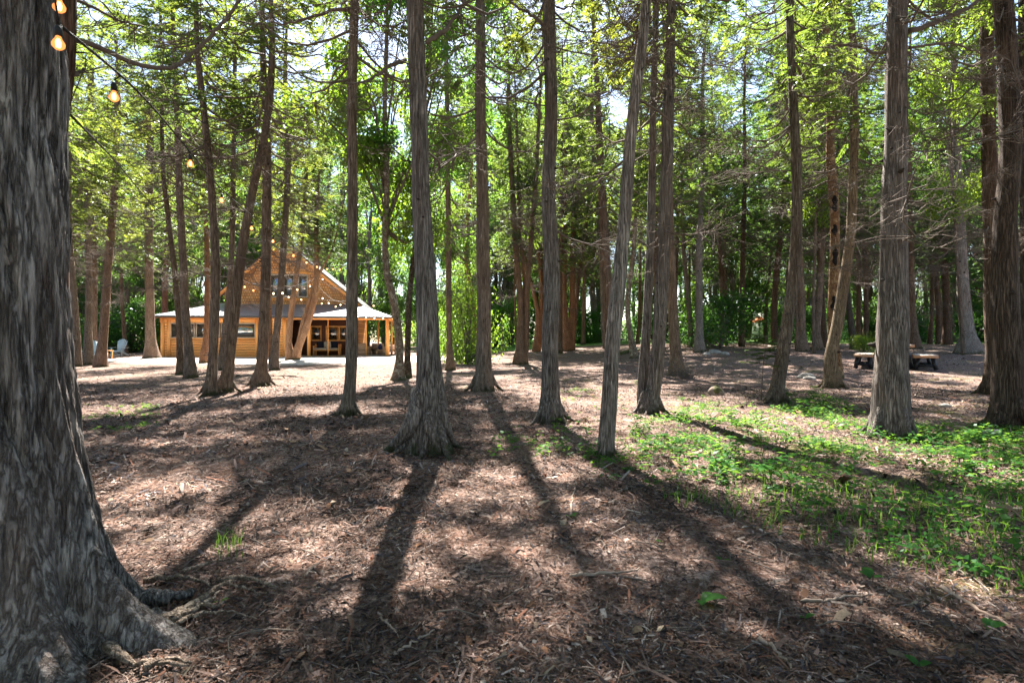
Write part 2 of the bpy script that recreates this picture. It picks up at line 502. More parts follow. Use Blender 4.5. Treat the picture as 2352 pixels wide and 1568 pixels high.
m, nt, N, L = new_mat('bulb_glow'); M['bulb'] = m
e = N.new('ShaderNodeEmission'); e.inputs['Color'].default_value = (1.0, .34, .10, 1); e.inputs['Strength'].default_value = .30
tp = N.new('ShaderNodeBsdfTransparent'); tp.inputs['Color'].default_value = (1, .75, .5, 1)
mx = N.new('ShaderNodeMixShader'); mx.inputs[0].default_value = .6
L.new(tp.outputs[0], mx.inputs[1]); L.new(e.outputs[0], mx.inputs[2])
o = N.new('ShaderNodeOutputMaterial'); L.new(mx.outputs[0], o.inputs['Surface'])
m, nt, N, L = new_mat('filament_glow'); M['filament'] = m
e = N.new('ShaderNodeEmission'); e.inputs['Color'].default_value = (1.0, .66, .32, 1); e.inputs['Strength'].default_value = 1.8
o = N.new('ShaderNodeOutputMaterial'); L.new(e.outputs[0], o.inputs['Surface'])

# ------------------------------------------------------------------ ground sheet
def axis(lo, hi, c, fine, grow):
    a = [c]; s = fine
    while a[-1] < hi: a.append(a[-1] + s); s *= grow
    b = [c]; s = fine
    while b[-1] > lo: b.append(b[-1] - s); s *= grow
    return np.array(b[:0:-1] + a)
xs = axis(-260, 260, 0, .12, 1.035); ys = axis(-60, 330, 3.0, .10, 1.028)
X, Y = np.meshgrid(xs, ys)
Z = ground_z(X, Y)
nr_ = np.random.default_rng(3)
near = np.exp(-((Y - 3) / 6) ** 2)
Z = Z + nr_.normal(0, .006, Z.shape) * near
V = np.stack([X, Y, Z], -1).reshape(-1, 3)
ny, nx = X.shape
ii = (np.arange(ny - 1)[:, None] * nx + np.arange(nx - 1)[None, :])
Q = np.stack([ii, ii + 1, ii + nx + 1, ii + nx], -1).reshape(-1, 4)
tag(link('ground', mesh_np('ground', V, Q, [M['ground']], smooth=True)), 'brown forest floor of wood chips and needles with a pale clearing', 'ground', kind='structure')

# ------------------------------------------------------------------ the cabin
LX, LY = (370 - CX) / F * 36.0, 36.0
CROT, CSX = R(6), .943
cab = empty('cabin', (LX, LY, .05), 'two-storey pine cabin with shingled gable, metal porch roof and screened porch', 'cabin', rz=CROT)
cab.scale = (CSX, 1, 1)
W = 15.05; GY = 2.8
EZ, TZ = 2.68, 3.66          # porch roof eave and top, local z
def lap_wall(mb, x0, x1, z0, z1, y, step=.17, th=.025, m=0):
    z = z0
    while z < z1 - .01:
        zt = min(z + step, z1); zg = zt - .022
        mb.add([[x0, y - th, z], [x1, y - th, z], [x1, y - .006, zg], [x0, y - .006, zg], [x0, y, z], [x1, y, z]], q=[[0, 1, 2, 3], [0, 4, 5, 1]], m=m)
        z = zt
# left room front wall around the window band
mb = MB()
lap_wall(mb, .22, .60, .0, 2.45, 0); lap_wall(mb, 6.10, 6.35, .0, 2.45, 0)
lap_wall(mb, .60, 6.10, .0, 1.14, 0)
mb.box((3.2, .045, .57), (6.3, .08, 1.14), m=1); mb.box((.35, .045, 1.3), (.5, .08, 2.5), m=1); mb.box((6.25, .045, 1.3), (.28, .08, 2.5), m=1)  # dark backing stands in for the shadow lines between boards
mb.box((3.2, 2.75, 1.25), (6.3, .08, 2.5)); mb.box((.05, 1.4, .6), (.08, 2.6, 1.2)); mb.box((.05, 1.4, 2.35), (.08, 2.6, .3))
mb.box((3.2, 1.4, .04), (6.3, 2.7, .06))
wl = mb.build('wall', [M['siding'], M['wall_lap_shade']], cab); wl['label'] = 'horizontal pine siding of the left room'
mb = MB(); mb.box((3.2, .0, 2.42), (6.5, .12, .36)); mb.box((3.35, -.03, 1.21), (5.7, .07, .12)); mb.build('trim', M['pine_h'], cab)
for x, w in ((.11, .22), (6.50, .26), (.52, .2), (6.18, .16)):
    mb = MB(); mb.box((x, -.035, 1.25), (w, .08, 2.5)); mb.build('corner_board', M['pine'], cab)
for k, (a, b) in enumerate(((.62, 2.15), (2.25, 3.75), (3.85, 6.08))):
    fr_ = MB()
    z0, z1 = 1.28, 2.22
    fr_.box(((a + b) / 2, -.02, z0 + .02), (b - a, .08, .06)); fr_.box(((a + b) / 2, -.02, z1 - .02), (b - a, .08, .06))
    fr_.box((a + .02, -.02, (z0 + z1) / 2), (.05, .08, z1 - z0 - .1)); fr_.box((b - .02, -.02, (z0 + z1) / 2), (.05, .08, z1 - z0 - .1))
    w_ = fr_.build('window', M['trimwhite'], cab)
    g_ = MB(); g_.box(((a + b) / 2, .0, (z0 + z1) / 2), (b - a - .09, .015, z1 - z0 - .09)); g_.build('pane', M['glass'], w_)
# wall between room and porch
mb = MB(); lap_wall(mb, 6.63, 7.9, 0, 2.55, 0, m=0); mb.box((7.3, .045, 1.28), (1.3, .08, 2.5), m=1); mb.build('wall', [M['siding'], M['wall_lap_shade']], cab)  # dark backing again paints the shadow lines under the laps
for x, w in ((8.02, .22), (6.85, .16)):
    mb = MB(); mb.box((x, -.03, 1.27), (w, .12, 2.54)); mb.build('corner_board', M['pine'], cab)
# porch posts, beam, deck
for x, w in ((9.62, .20), (14.93, .24)):
    mb = MB(); mb.box((x, 0, 1.32), (w, w, 2.44)); mb.build('porch_post', M['pine'], cab)
for x in (10.9, 13.48):
    mb = MB(); mb.box((x, 0, 1.32), (.07, .07, 2.44)); mb.build('porch_post', M['pine'], cab)
for x, y in ((14.93, 2.6), (14.93, 5.2), (13.6, 5.2)):
    mb = MB(); mb.box((x, y, 1.32), (.14, .14, 2.44)); mb.build('porch_post', M['pine'], cab)
mb = MB(); mb.box((11.55, 0, 2.56), (7.1, .14, .2)); mb.box((14.93, 2.9, 2.56), (.14, 5.7, .2)); mb.build('beam', M['pine_h'], cab)
mb = MB()
for k in range(20):
    mb.box((11.6, -.12 + k * .148 * 2.0, .07), (7.2, .285, .04))
mb.box((11.6, -.2, .0), (7.2, .05, .16), m=0)
mb.build('deck', M['deck'], cab)
# main house body
mb = MB()
ax, lx_, rx_ = 7.05, 2.95, 12.45
def roof_z(x): return 8.1 - (.847 * (ax - x) if x < ax else .777 * (x - ax))
gy = GY
# gable wall (front), solid
mb.add([[lx_, gy, 2.6], [rx_, gy, 2.6], [rx_, gy, roof_z(rx_) - .12], [ax, gy, 7.98], [lx_, gy, roof_z(lx_) - .12]], t=[[0, 1, 2], [0, 2, 3], [0, 3, 4]])
mb.add([[lx_, gy, 0], [rx_, gy, 0], [rx_, gy + 4.2, 0], [lx_, gy + 4.2, 0], [lx_, gy, roof_z(lx_) - .12], [rx_, gy, roof_z(rx_) - .12], [rx_, gy + 4.2, roof_z(rx_) - .12], [lx_, gy + 4.2, roof_z(lx_) - .12]],
       q=[[1, 2, 6, 5], [2, 3, 7, 6], [3, 0, 4, 7]])
mb.add([[rx_, gy + 4.2, 3.5], [lx_, gy + 4.2, 3.5], [ax, gy + 4.2, 7.98]], t=[[0, 1, 2]])
mb.build('gable_wall', M['shingle'], cab)
mb = MB(); mb.box((9.9, gy + .05, 1.3), (4.3, .1, 2.56)); mb.build('porch_wall', M['wall_lap_shade'], cab)
# main roof slabs, rakes
mb = MB()
y0, y1 = gy - .45, gy + 4.5
xl, xr = lx_ - .35, rx_ + .4
mb.slab([(xl, y0, roof_z(xl)), (ax, y0, roof_z(ax)), (ax, y1, roof_z(ax)), (xl, y1, roof_z(xl))], .10)
mb.slab([(ax + .004, y0, roof_z(ax)), (xr, y0, roof_z(xr)), (xr, y1, roof_z(xr)), (ax + .004, y1, roof_z(ax))], .10)
mb.build('roof', M['steel'], cab)
for a, b in (((xl + .02, roof_z(xl) - .22), (ax, roof_z(ax) - .22)), ((ax, roof_z(ax) - .22), (xr - .02, roof_z(xr) - .22))):
    mb = MB(); mb.bar((a[0], y0 + .02, a[1]), (b[0], y0 + .02, b[1]), .05, .20); mb.build('rake_board', M['pine_h'], cab)
# soffit underside in pine
mb = MB()
mb.add([[xl, y0 + .05, roof_z(xl) - .13], [ax, y0 + .05, roof_z(ax) - .13], [ax, gy + .02, roof_z(ax) - .13], [xl, gy + .02, roof_z(xl) - .13]], q=[[0, 1, 2, 3]])
mb.add([[ax, y0 + .05, roof_z(ax) - .13], [xr, y0 + .05, roof_z(xr) - .13], [xr, gy + .02, roof_z(xr) - .13], [ax, gy + .02, roof_z(ax) - .13]], q=[[0, 1, 2, 3]])
mb.build('soffit', M['pine_h'], cab)
# porch roof (hipped)
mb = MB()
e = .45
mb.slab([(-e, -e, EZ), (W + e - .2, -e, EZ), (W - 2.6, gy + .1, TZ), (2.5, gy + .1, TZ)], .05)
mb.slab([(-e, -e, EZ - .003), (2.5, gy + .1, TZ - .003), (2.5, gy + 3.5, TZ - .003), (-e, gy + 4.5, EZ - .003)], .05)
mb.slab([(W + e - .2, -e, EZ - .003), (W + e - .2, gy + 4.5, EZ - .003), (W - 2.6, gy + 3.5, TZ - .003), (W - 2.6, gy + .1, TZ - .003)], .05)
mb.build('porch_roof', M['roof'], cab)
mb = MB(); mb.box((W / 2 - .1, -e - .015, EZ - .07), (W + 2 * e - .2, .03, .12)); mb.box((-e - .018, 3.3, EZ - .07), (.03, 7.4, .12)); mb.box((W + e - .182, 3.3, EZ - .07), (.03, 7.4, .12))
mb.build('fascia', M['steel'], cab)
mb = MB(); mb.box((W / 2 - .1, -e / 2, EZ - .12), (W + 2 * e - .35, e - .05, .03)); mb.build('soffit', M['pine_h'], cab)
# gable windows
for a, b in ((6.10, 6.98), (7.10, 7.86), (8.14, 8.80)):
    z0, z1 = 4.14, 5.66
    fr_ = MB(); y = gy - .03
    fr_.box(((a + b) / 2, y, z0), (b - a + .1, .10, .10)); fr_.box(((a + b) / 2, y, z1), (b - a + .1, .10, .10)); fr_.box(((a + b) / 2, y, (z0 + z1) / 2), (b - a - .1, .08, .05))
    fr_.box((a, y, (z0 + z1) / 2), (.10, .10, z1 - z0 - .1)); fr_.box((b, y, (z0 + z1) / 2), (.10, .10, z1 - z0 - .1))
    w_ = fr_.build('window', M['trimwhite'], cab)
    g_ = MB(); g_.box(((a + b) / 2, gy - .015, (z0 + z1) / 2), (b - a - .1, .01, z1 - z0 - .1)); g_.build('pane', M['glass'], w_)
mb = MB(); mb.box((7.45, gy - .02, 5.83), (3.0, .05, .2)); mb.box((7.45, gy - .02, 3.98), (3.0, .05, .16)); mb.box((5.98, gy - .02, 4.9), (.12, .05, 1.62)); mb.box((8.93, gy - .02, 4.9), (.12, .05, 1.62)); mb.box((8.0, gy - .018, 4.9), (.16, .05, 1.4))
mb.build('window_trim', M['pine'], cab)
# porch windows and door
for a, b in ((9.05, 9.75), (10.15, 11.0), (11.1, 11.6)):
    fr_ = MB(); y = gy - .01; z0, z1 = 1.12, 2.1
    fr_.box(((a + b) / 2, y, z0), (b - a + .1, .08, .08)); fr_.box(((a + b) / 2, y, z1), (b - a + .1, .08, .08)); fr_.box(((a + b) / 2, y, 1.6), (b - a - .08, .06, .04))
    fr_.box((a, y, 1.61), (.08, .08, .9)); fr_.box((b, y, 1.61), (.08, .08, .9))
    w_ = fr_.build('window', M['pine'], cab)
    g_ = MB(); g_.box(((a + b) / 2, gy - .012, 1.6), (b - a - .08, .01, .9)); g_.build('pane', M['glass'], w_)

def cab_pt(x, y, z):
    return Vector((LX, LY, .05)) + Matrix.Rotation(CROT, 3, 'Z') @ Vector((x * CSX, y, z))

# porch sofa
so = empty('porch_sofa', cab_pt(10.35, 2.2, .09), 'pine framed porch sofa with cream seat and dark pillows', 'sofa', rz=CROT)
mb = MB(); mb.box((0, 0, .36), (1.7, .7, .06)); mb.box((0, .33, .72), (1.7, .06, .12))
for x in (-.84, .84):
    mb.box((x, -.3, .32), (.09, .09, .62)); mb.box((x, .3, .4), (.09, .09, .8)); mb.box((x, 0, .64), (.12, .74, .05))
for k in range(8): mb.box((-.7 + k * .2, .33, .52), (.05, .03, .28))
mb.build('frame', M['pine'], so)
mb = MB(); mb.box((-.4, -.03, .45), (.78, .62, .12)); mb.box((.4, -.03, .45), (.78, .62, .12)); mb.build('seat_cushion', M['cream'], so)
def pillow(mb, c, s, th, tilt):
    n = 9; g_ = np.linspace(-1, 1, n); U, Vv = np.meshgrid(g_, g_)
    bulge = (1 - U**4) * (1 - Vv**4)
    for sg in (1, -1):
        pts = np.stack([U * s / 2 * (1 - .08 * Vv**2), sg * th / 2 * bulge, Vv * s / 2 * (1 - .08 * U**2)], -1).reshape(-1, 3)
        ct, st = math.cos(tilt), math.sin(tilt)
        pts = np.stack([pts[:, 0], pts[:, 1] * ct - pts[:, 2] * st, pts[:, 1] * st + pts[:, 2] * ct], -1) + np.array(c)
        i = (np.arange(n - 1)[:, None] * n + np.arange(n - 1)[None, :])
        mb.add(pts, q=np.stack([i, i + 1, i + n + 1, i + n], -1).reshape(-1, 4))
for x, mt in ((-.5, 'dark'), (.45, 'dark'), (0, 'cream')):
    mb = MB(); pillow(mb, (x, .16 - (.08 if mt == 'cream' else 0), .73), .48, .16, .25); mb.build('pillow', M[mt], so, smooth=True)
# wicker armchairs
for (x, y, lab) in ((13.1, 1.0, 'square wicker armchair seen from behind on the porch, right of the sofa'), (14.2, 1.9, 'wicker armchair with blue cushion beside the corner post of the porch')):
    wc = empty('wicker_armchair', cab_pt(x, y, .09), lab, 'armchair', rz=R(165))
    mb = MB(); mb.box((0, 0, .22), (.86, .8, .40)); mb.box((0, .36, .58), (.86, .12, .5)); mb.box((-.39, -.04, .52), (.1, .68, .28)); mb.box((.39, -.04, .52), (.1, .68, .28))
    mb.build('body', M['wicker'], wc)
    mb = MB(); mb.box((0, -.05, .47), (.66, .64, .1)); mb.build('cushion', M['cream' if x < 14 else 'navy'], wc)
mb = MB()
th = np.linspace(0, 2 * math.pi, 12, endpoint=False)
mb.tube([(0, 0, 0), (0, 0, .05), (0, 0, .2), (0, 0, .3), (0, 0, .36), (0, 0, .42)], [.09, .13, .15, .1, .05, .06], 12)
vz = mb.build('vase', M['navy'], None, smooth=True); vz.location = cab_pt(14.3, 1.0, .5)
tag(vz, 'dark blue vase on the small porch table by the corner post', 'vase')
tb = empty('porch_table', cab_pt(14.3, 1.0, .09), 'low wooden porch table under the blue vase', 'table', rz=CROT)
mb = MB(); mb.box((0, 0, .39), (.55, .55, .04)); mb.build('tabletop', M['deck'], tb)
for x in (-.22, .22):
    for y in (-.22, .22):
        mb = MB(); mb.box((x, y, .185), (.05, .05, .37)); mb.build('leg', M['deck'], tb)

# ------------------------------------------------------------------ foliage prototypes
def leaf_quads(p, d, ln, wd, rs, nrm=None, fold=.25):
    """p base points, d unit directions, ln lengths, wd widths -> folded rhombus leaves"""
    n = len(p)
    r = rs.normal(size=(n, 3)) if nrm is None else nrm + rs.normal(size=(n, 3)) * .45
    s = np.cross(d, r); s /= np.linalg.norm(s, axis=1)[:, None] + 1e-9
    up = np.cross(s, d)
    ln = ln[:, None]; wd = wd[:, None]
    a = p; b = p + d * ln * .45 + s * wd * .5 + up * wd * fold; c = p + d * ln; e_ = p + d * ln * .45 - s * wd * .5 + up * wd * fold
    v = np.stack([a, b, c, e_], 1).reshape(-1, 3)
    q = np.arange(n * 4).reshape(n, 4)
    return v, q

def cedar_crown(seed, H=10., Rb=1.9, nb=105, bare=.0, dens=1.0, leaf=1.0, droop=.35, pb=.06):
    rs = np.random.default_rng(seed)
    mb = MB(); LP = []; LD = []; LL = []; LW = []
    for k in range(nb):
        t = (k + rs.random()) / nb
        t = t ** .85
        z = t * H
        az = rs.random() * 2 * math.pi
        Lb = Rb * (1.02 - t) ** .6 * rs.uniform(.55, 1.1) + .25
        d = np.array([math.cos(az), math.sin(az), 0])
        s = np.linspace(0, 1, 7)
        rise = rs.uniform(-.15, .25) + .35 * t
        zz = Lb * (rise * s - droop * np.sin(s * math.pi * .9) * .8 + .35 * s**2.5)
        wob = rs.normal(0, .05, 3) * Lb
        path = d[None, :] * (s * Lb)[:, None] + np.array([0, 0, 1]) * zz[:, None] + wob[None, :] * (np.sin(s * 3))[:, None]
        path[:, 2] += z
        mb.tube(path, np.linspace(.011 + .006 * Lb, .003, 7), 4, False, 0)
        isbare = t < bare or rs.random() < pb
        nt_ = int(Lb * 9)
        for j in range(nt_):
            u = rs.uniform(.18, 1.0)
            b = np.array([np.interp(u, s, path[:, c]) for c in range(3)])
            side = 1 if j % 2 else -1
            ang = az + side * rs.uniform(.5, 1.2)
            tl = Lb * rs.uniform(.14, .32) * (1.25 - .7 * u) + .12
            td = np.array([math.cos(ang), math.sin(ang), rs.uniform(-.45, .15)]); td /= np.linalg.norm(td)
            e1 = b + td * tl * .5 + np.array([0, 0, -.03]); e2 = b + td * tl + np.array([0, 0, rs.uniform(-.18, .05) * tl])
            mb.tube([b, e1, e2], [.004, .003, .0015], 3, False, 0)
            if isbare:
                for q_ in range(2):
                    c0 = b + td * tl * rs.uniform(.3, .9); c1 = c0 + rs.normal(0, .10, 3)
                    mb.tube([c0, c1], [.002, .001], 3, False, 0)
                continue
            if u < .3 and rs.random() < .6: continue
            m_ = max(3, int(tl * 30 * dens))
            w = ((np.arange(m_) + rs.random(m_)) / m_)[:, None] * .95 + .08
            pp = b + (e2 - b) * w
            sd = np.where(np.arange(m_) % 2, 1, -1) * rs.uniform(.45, .85, m_)
            c_, s_ = np.cos(sd), np.sin(sd)
            dd = np.stack([td[0] * c_ - td[1] * s_, td[0] * s_ + td[1] * c_, td[2] * .8 + rs.uniform(-.35, .05, m_)], -1)
            dd /= np.linalg.norm(dd, axis=1)[:, None]
            LP.append(pp); LD.append(dd); LL.append(rs.uniform(.10, .17, m_) * leaf * (1.25 - .55 * w[:, 0])); LW.append(rs.uniform(.034, .062, m_) * leaf)
    P_ = np.concatenate(LP); D_ = np.concatenate(LD); L_ = np.concatenate(LL); W_ = np.concatenate(LW)
    nrm = np.tile([0, 0, 1.0], (len(P_), 1))
    v, q = leaf_quads(P_, D_, L_, W_, rs, nrm)
    mb.add(v, q=q, m=1)
    return mb.mesh('cedar_crown', [M['twig'], M['leaf']])

def broad_crown(seed, H=8., Rr=2.8, n=15000, nl=26, leaf=.16):
    rs = np.random.default_rng(seed)
    mb = MB(); mb_mat = 0
    cs = []
    for k in range(nl):
        t = rs.random(); az = rs.random() * 6.283; rr = Rr * math.sqrt(rs.random()) * (.35 + 1.1 * math.sin(math.pi * min(.95, t * .85 + .12))) * .8
        c = np.array([math.cos(az) * rr, math.sin(az) * rr, t * H]); cs.append((c, rs.uniform(.5, 1.15)))
        mb.tube(resample([(0, 0, max(0, c[2] - rr * 1.1 - .3)), tuple(c * [.5, .5, 1] - [0, 0, .3]), tuple(c)], 5), np.linspace(.05, .008, 5), 4, False)
        for j in range(4):
            e_ = c + rs.normal(0, .45, 3); mb.tube([c * .9 + [0, 0, c[2] * .1 - .05], e_], [.012, .003], 3, False)
    P_ = []
    for c, r in cs:
        m_ = int(n / nl)
        g_ = rs.normal(size=(m_, 3)); g_ /= np.linalg.norm(g_, axis=1)[:, None]
        rad = r * rs.random(m_) ** .45
        P_.append(c + g_ * rad[:, None] * np.array([1.15, 1.15, .62]))
    P_ = np.concatenate(P_)
    D_ = rs.normal(size=P_.shape); D_[:, 2] = D_[:, 2] * .5 - .4; D_ /= np.linalg.norm(D_, axis=1)[:, None]
    nrm = np.tile([0, 0, 1.0], (len(P_), 1))
    v, q = leaf_quads(P_, D_, rs.uniform(.6, 1.2, len(P_)) * leaf, rs.uniform(.4, .75, len(P_)) * leaf, rs, nrm)
    mb.add(v, q=q, m=1)
    return mb.mesh('leafy_crown', [M['twig'], M['leaf_b']])

CED = [cedar_crown(11 + k, nb=112, Rb=2.0 + .15 * (k % 3), dens=1.05, bare=.06, pb=.12) for k in range(5)]
CEDS = [cedar_crown(31 + k, nb=86, Rb=2.2, dens=.95, bare=.10, pb=.24) for k in range(4)]
BRD = [broad_crown(51 + k) for k in range(4)]
BSH = [broad_crown(61 + k, H=1.6, Rr=1.1, n=4500, nl=12, leaf=.11) for k in range(2)]

def dead_branch(seed):
    rs = np.random.default_rng(seed)
    mb = MB(); L_ = 1.0
    s = np.linspace(0, 1, 9)
    z = -.45 * s + .62 * s**2 * rs.uniform(.5, 1.2) + rs.uniform(-.1, .15) * s
    y = np.cumsum(rs.normal(0, .025, 9))
    path = np.stack([s, y, z], -1)
    path[3:] += rs.normal(0, .018, (6, 3)); mb.tube(path, np.linspace(.0072, .0014, 9), 5, False)
    for j in range(20):
        u = rs.uniform(.15, 1.0); b = np.array([np.interp(u, s, path[:, c]) for c in range(3)])
        sd = 1 if j % 2 else -1
        a = sd * rs.uniform(.4, 1.25); ln = rs.uniform(.12, .42) * (1.15 - .5 * u)
        d = np.array([math.cos(a), math.sin(a), rs.uniform(-.55, .45)])
        p1 = b + d * ln * .5 + [0, 0, -.02]; p2 = b + d * ln + [0, 0, rs.uniform(-.1, .12)]
        mb.tube([b, p1, p2], [.0032, .0022, .0008], 4, False)
        for q_ in range(6):
            w = rs.uniform(.25, 1); c0 = b + (p2 - b) * w
            c1 = c0 + np.array([math.cos(a + rs.normal(0, .8)), math.sin(a + rs.normal(0, .8)), rs.normal(0, .5)]) * rs.uniform(.05, .17)
            mb.tube([c0, c1], [.0019, .0008], 3, False)
    return mb.mesh('dead_branch', [M['twig']])
DEAD = [dead_branch(80 + k) for k in range(9)]

# ------------------------------------------------------------------ tree builder
def trunk_mesh(path, rad, seed, seg, mat, flare=1.0, nroot=5, knots=True, ridge=.05, step=.12, reach=1.0):
    """path rows relative to base (x,y,z); rad radii"""
    rs = np.random.default_rng(seed)
    pr = np.column_stack([path, rad])
    Ltot = np.sum(np.linalg.norm(np.diff(path, axis=0), axis=1))
    # dense rings low down, sparse high up
    n0 = int(max(8, 1.2 / step)); n1 = int(max(10, Ltot / (step * 4)))
    full = resample(pr, 400)
    sarr = np.linspace(0, 1, 400)
    low = min(.9, 1.2 / Ltot)
    sv = np.concatenate([np.linspace(0, low, n0, endpoint=False), np.linspace(low, 1, n1)])
    ring = np.stack([np.interp(sv, sarr, full[:, c]) for c in range(4)], -1)
    p, t, u, w = frames(ring[:, :3])
    rr = np.maximum(ring[:, 3], .008)
    a = np.linspace(0, 2 * math.pi, seg, endpoint=False)
    A = a[None, :]; H = (p[:, 2] - p[0, 2])[:, None]
    fl = np.zeros((1, seg)); 
    for k in range(nroot):
        c = (k + rs.uniform(-.3, .3)) / nroot * 2 * math.pi
        dlt = np.angle(np.exp(1j * (A - c)))
        fl = fl + rs.uniform(.4, 1.25) * np.exp(-(dlt / (rs.uniform(.15, .30) if seg >= 40 else rs.uniform(.22, .38)))**2)
    fh = rs.uniform(.17, .26) * reach
    r = rr[:, None] * (1 + flare * (.08 * np.exp(-H / (fh * .9)) + fl * (.65 * np.exp(-H / (fh * .36)) + .12 * np.exp(-H / (fh * 1.3)))))
    nu = int(max(6, seg / 3)); f1 = vnoise(rs, nu, max(3, int(Ltot / .5))); f2 = vnoise(rs, max(4, nu // 3), max(3, int(Ltot / .9))); f3 = vnoise(rs, 3, max(3, int(Ltot / .35)))
    uu = A / (2 * math.pi) + .02 * H; vv = np.clip(H / Ltot, 0, 1) + 0 * A
    r = r * (1 + ridge * f1(uu, vv) + ridge * 1.3 * f2(uu, vv) + .05 * f3(uu, vv))
    v = p[:, None, :] + r[:, :, None] * (np.cos(A)[:, :, None] * u[:, None, :] + np.sin(A)[:, :, None] * w[:, None, :])
    v = v.reshape(-1, 3); n = len(p)
    i = np.arange(n - 1)[:, None] * seg; j = np.arange(seg)[None, :]; j2 = (j + 1) % seg
    q = np.stack([i + j, i + j2, i + seg + j2, i + seg + j], -1).reshape(-1, 4)
    mb = MB(); mb.add(v, q=q)
    if knots:
        for k in range(int(Ltot * 2.2)):
            h = rs.uniform(.8, Ltot * .75); s_ = h / Ltot
            c = np.array([np.interp(s_, sarr, full[:, q_]) for q_ in range(4)])
            az = rs.random() * 6.283; d = np.array([math.cos(az), math.sin(az), rs.uniform(-.2, .3)])
            rk = c[3] * rs.uniform(.07, .16)
            ln = rs.choice([.012, .02, .05, .09])
            b = c[:3] + d * c[3] * .93
            mb.tube([b, b + d * ln * .6, b + d * ln], [rk * 1.5, rk, rk * .6], 6, True, m=1)
    return mb.mesh('trunk', [mat, M['knot']], smooth=True)
M['knot'] = simple('knot_wood', (.035, .026, .02), .95)

def path_from_px(pts, d0, base, H, lean, rs):
    """layout samples (x,y,w) -> path relative to base, extended up to height H"""
    out = []
    for k, (x, y, w) in enumerate(pts):
        d = d0
        for _ in range(3):
            z = CH - (y - CY) / F * d
            d = d0 + lean * max(0, z - base.z)
        q = P(x, y, d)
        out.append([q.x - base.x, q.y - base.y, q.z - base.z, w * (.86 if w < 60 else .93) / 2 / F * d])
    out = np.array(out)
    if out[0, 2] > -.08:
        e_ = out[0].copy(); e_[2] = -.12; e_[3] *= 1.02
        out = np.vstack([e_, out])
    dz = out[-1, 2] - out[-2, 2]
    sl = (out[-1, :2] - out[-2, :2]) / max(dz, .2) * .35 + (out[-1, :2] - out[1, :2]) / max(out[-1, 2] - out[1, 2], .5) * .35
    sl = np.clip(sl, -.25, .25)
    top = out[-1]
    if H > top[2] + .5:
        for t in (.33, .66, 1.0):
            h = (H - top[2]) * t
            wob = rs.normal(0, .12, 2) * t
            out = np.vstack([out, [top[0] + sl[0] * h + wob[0], top[1] + sl[1] * h + wob[1], top[2] + h, max(.02, top[3] * (1 - .88 * t))]])
    return out

def at_height(path, h):
    z = path[:, 2]; o = np.argsort(z)
    return np.array([np.interp(h, z[o], path[o, c]) for c in range(4)])

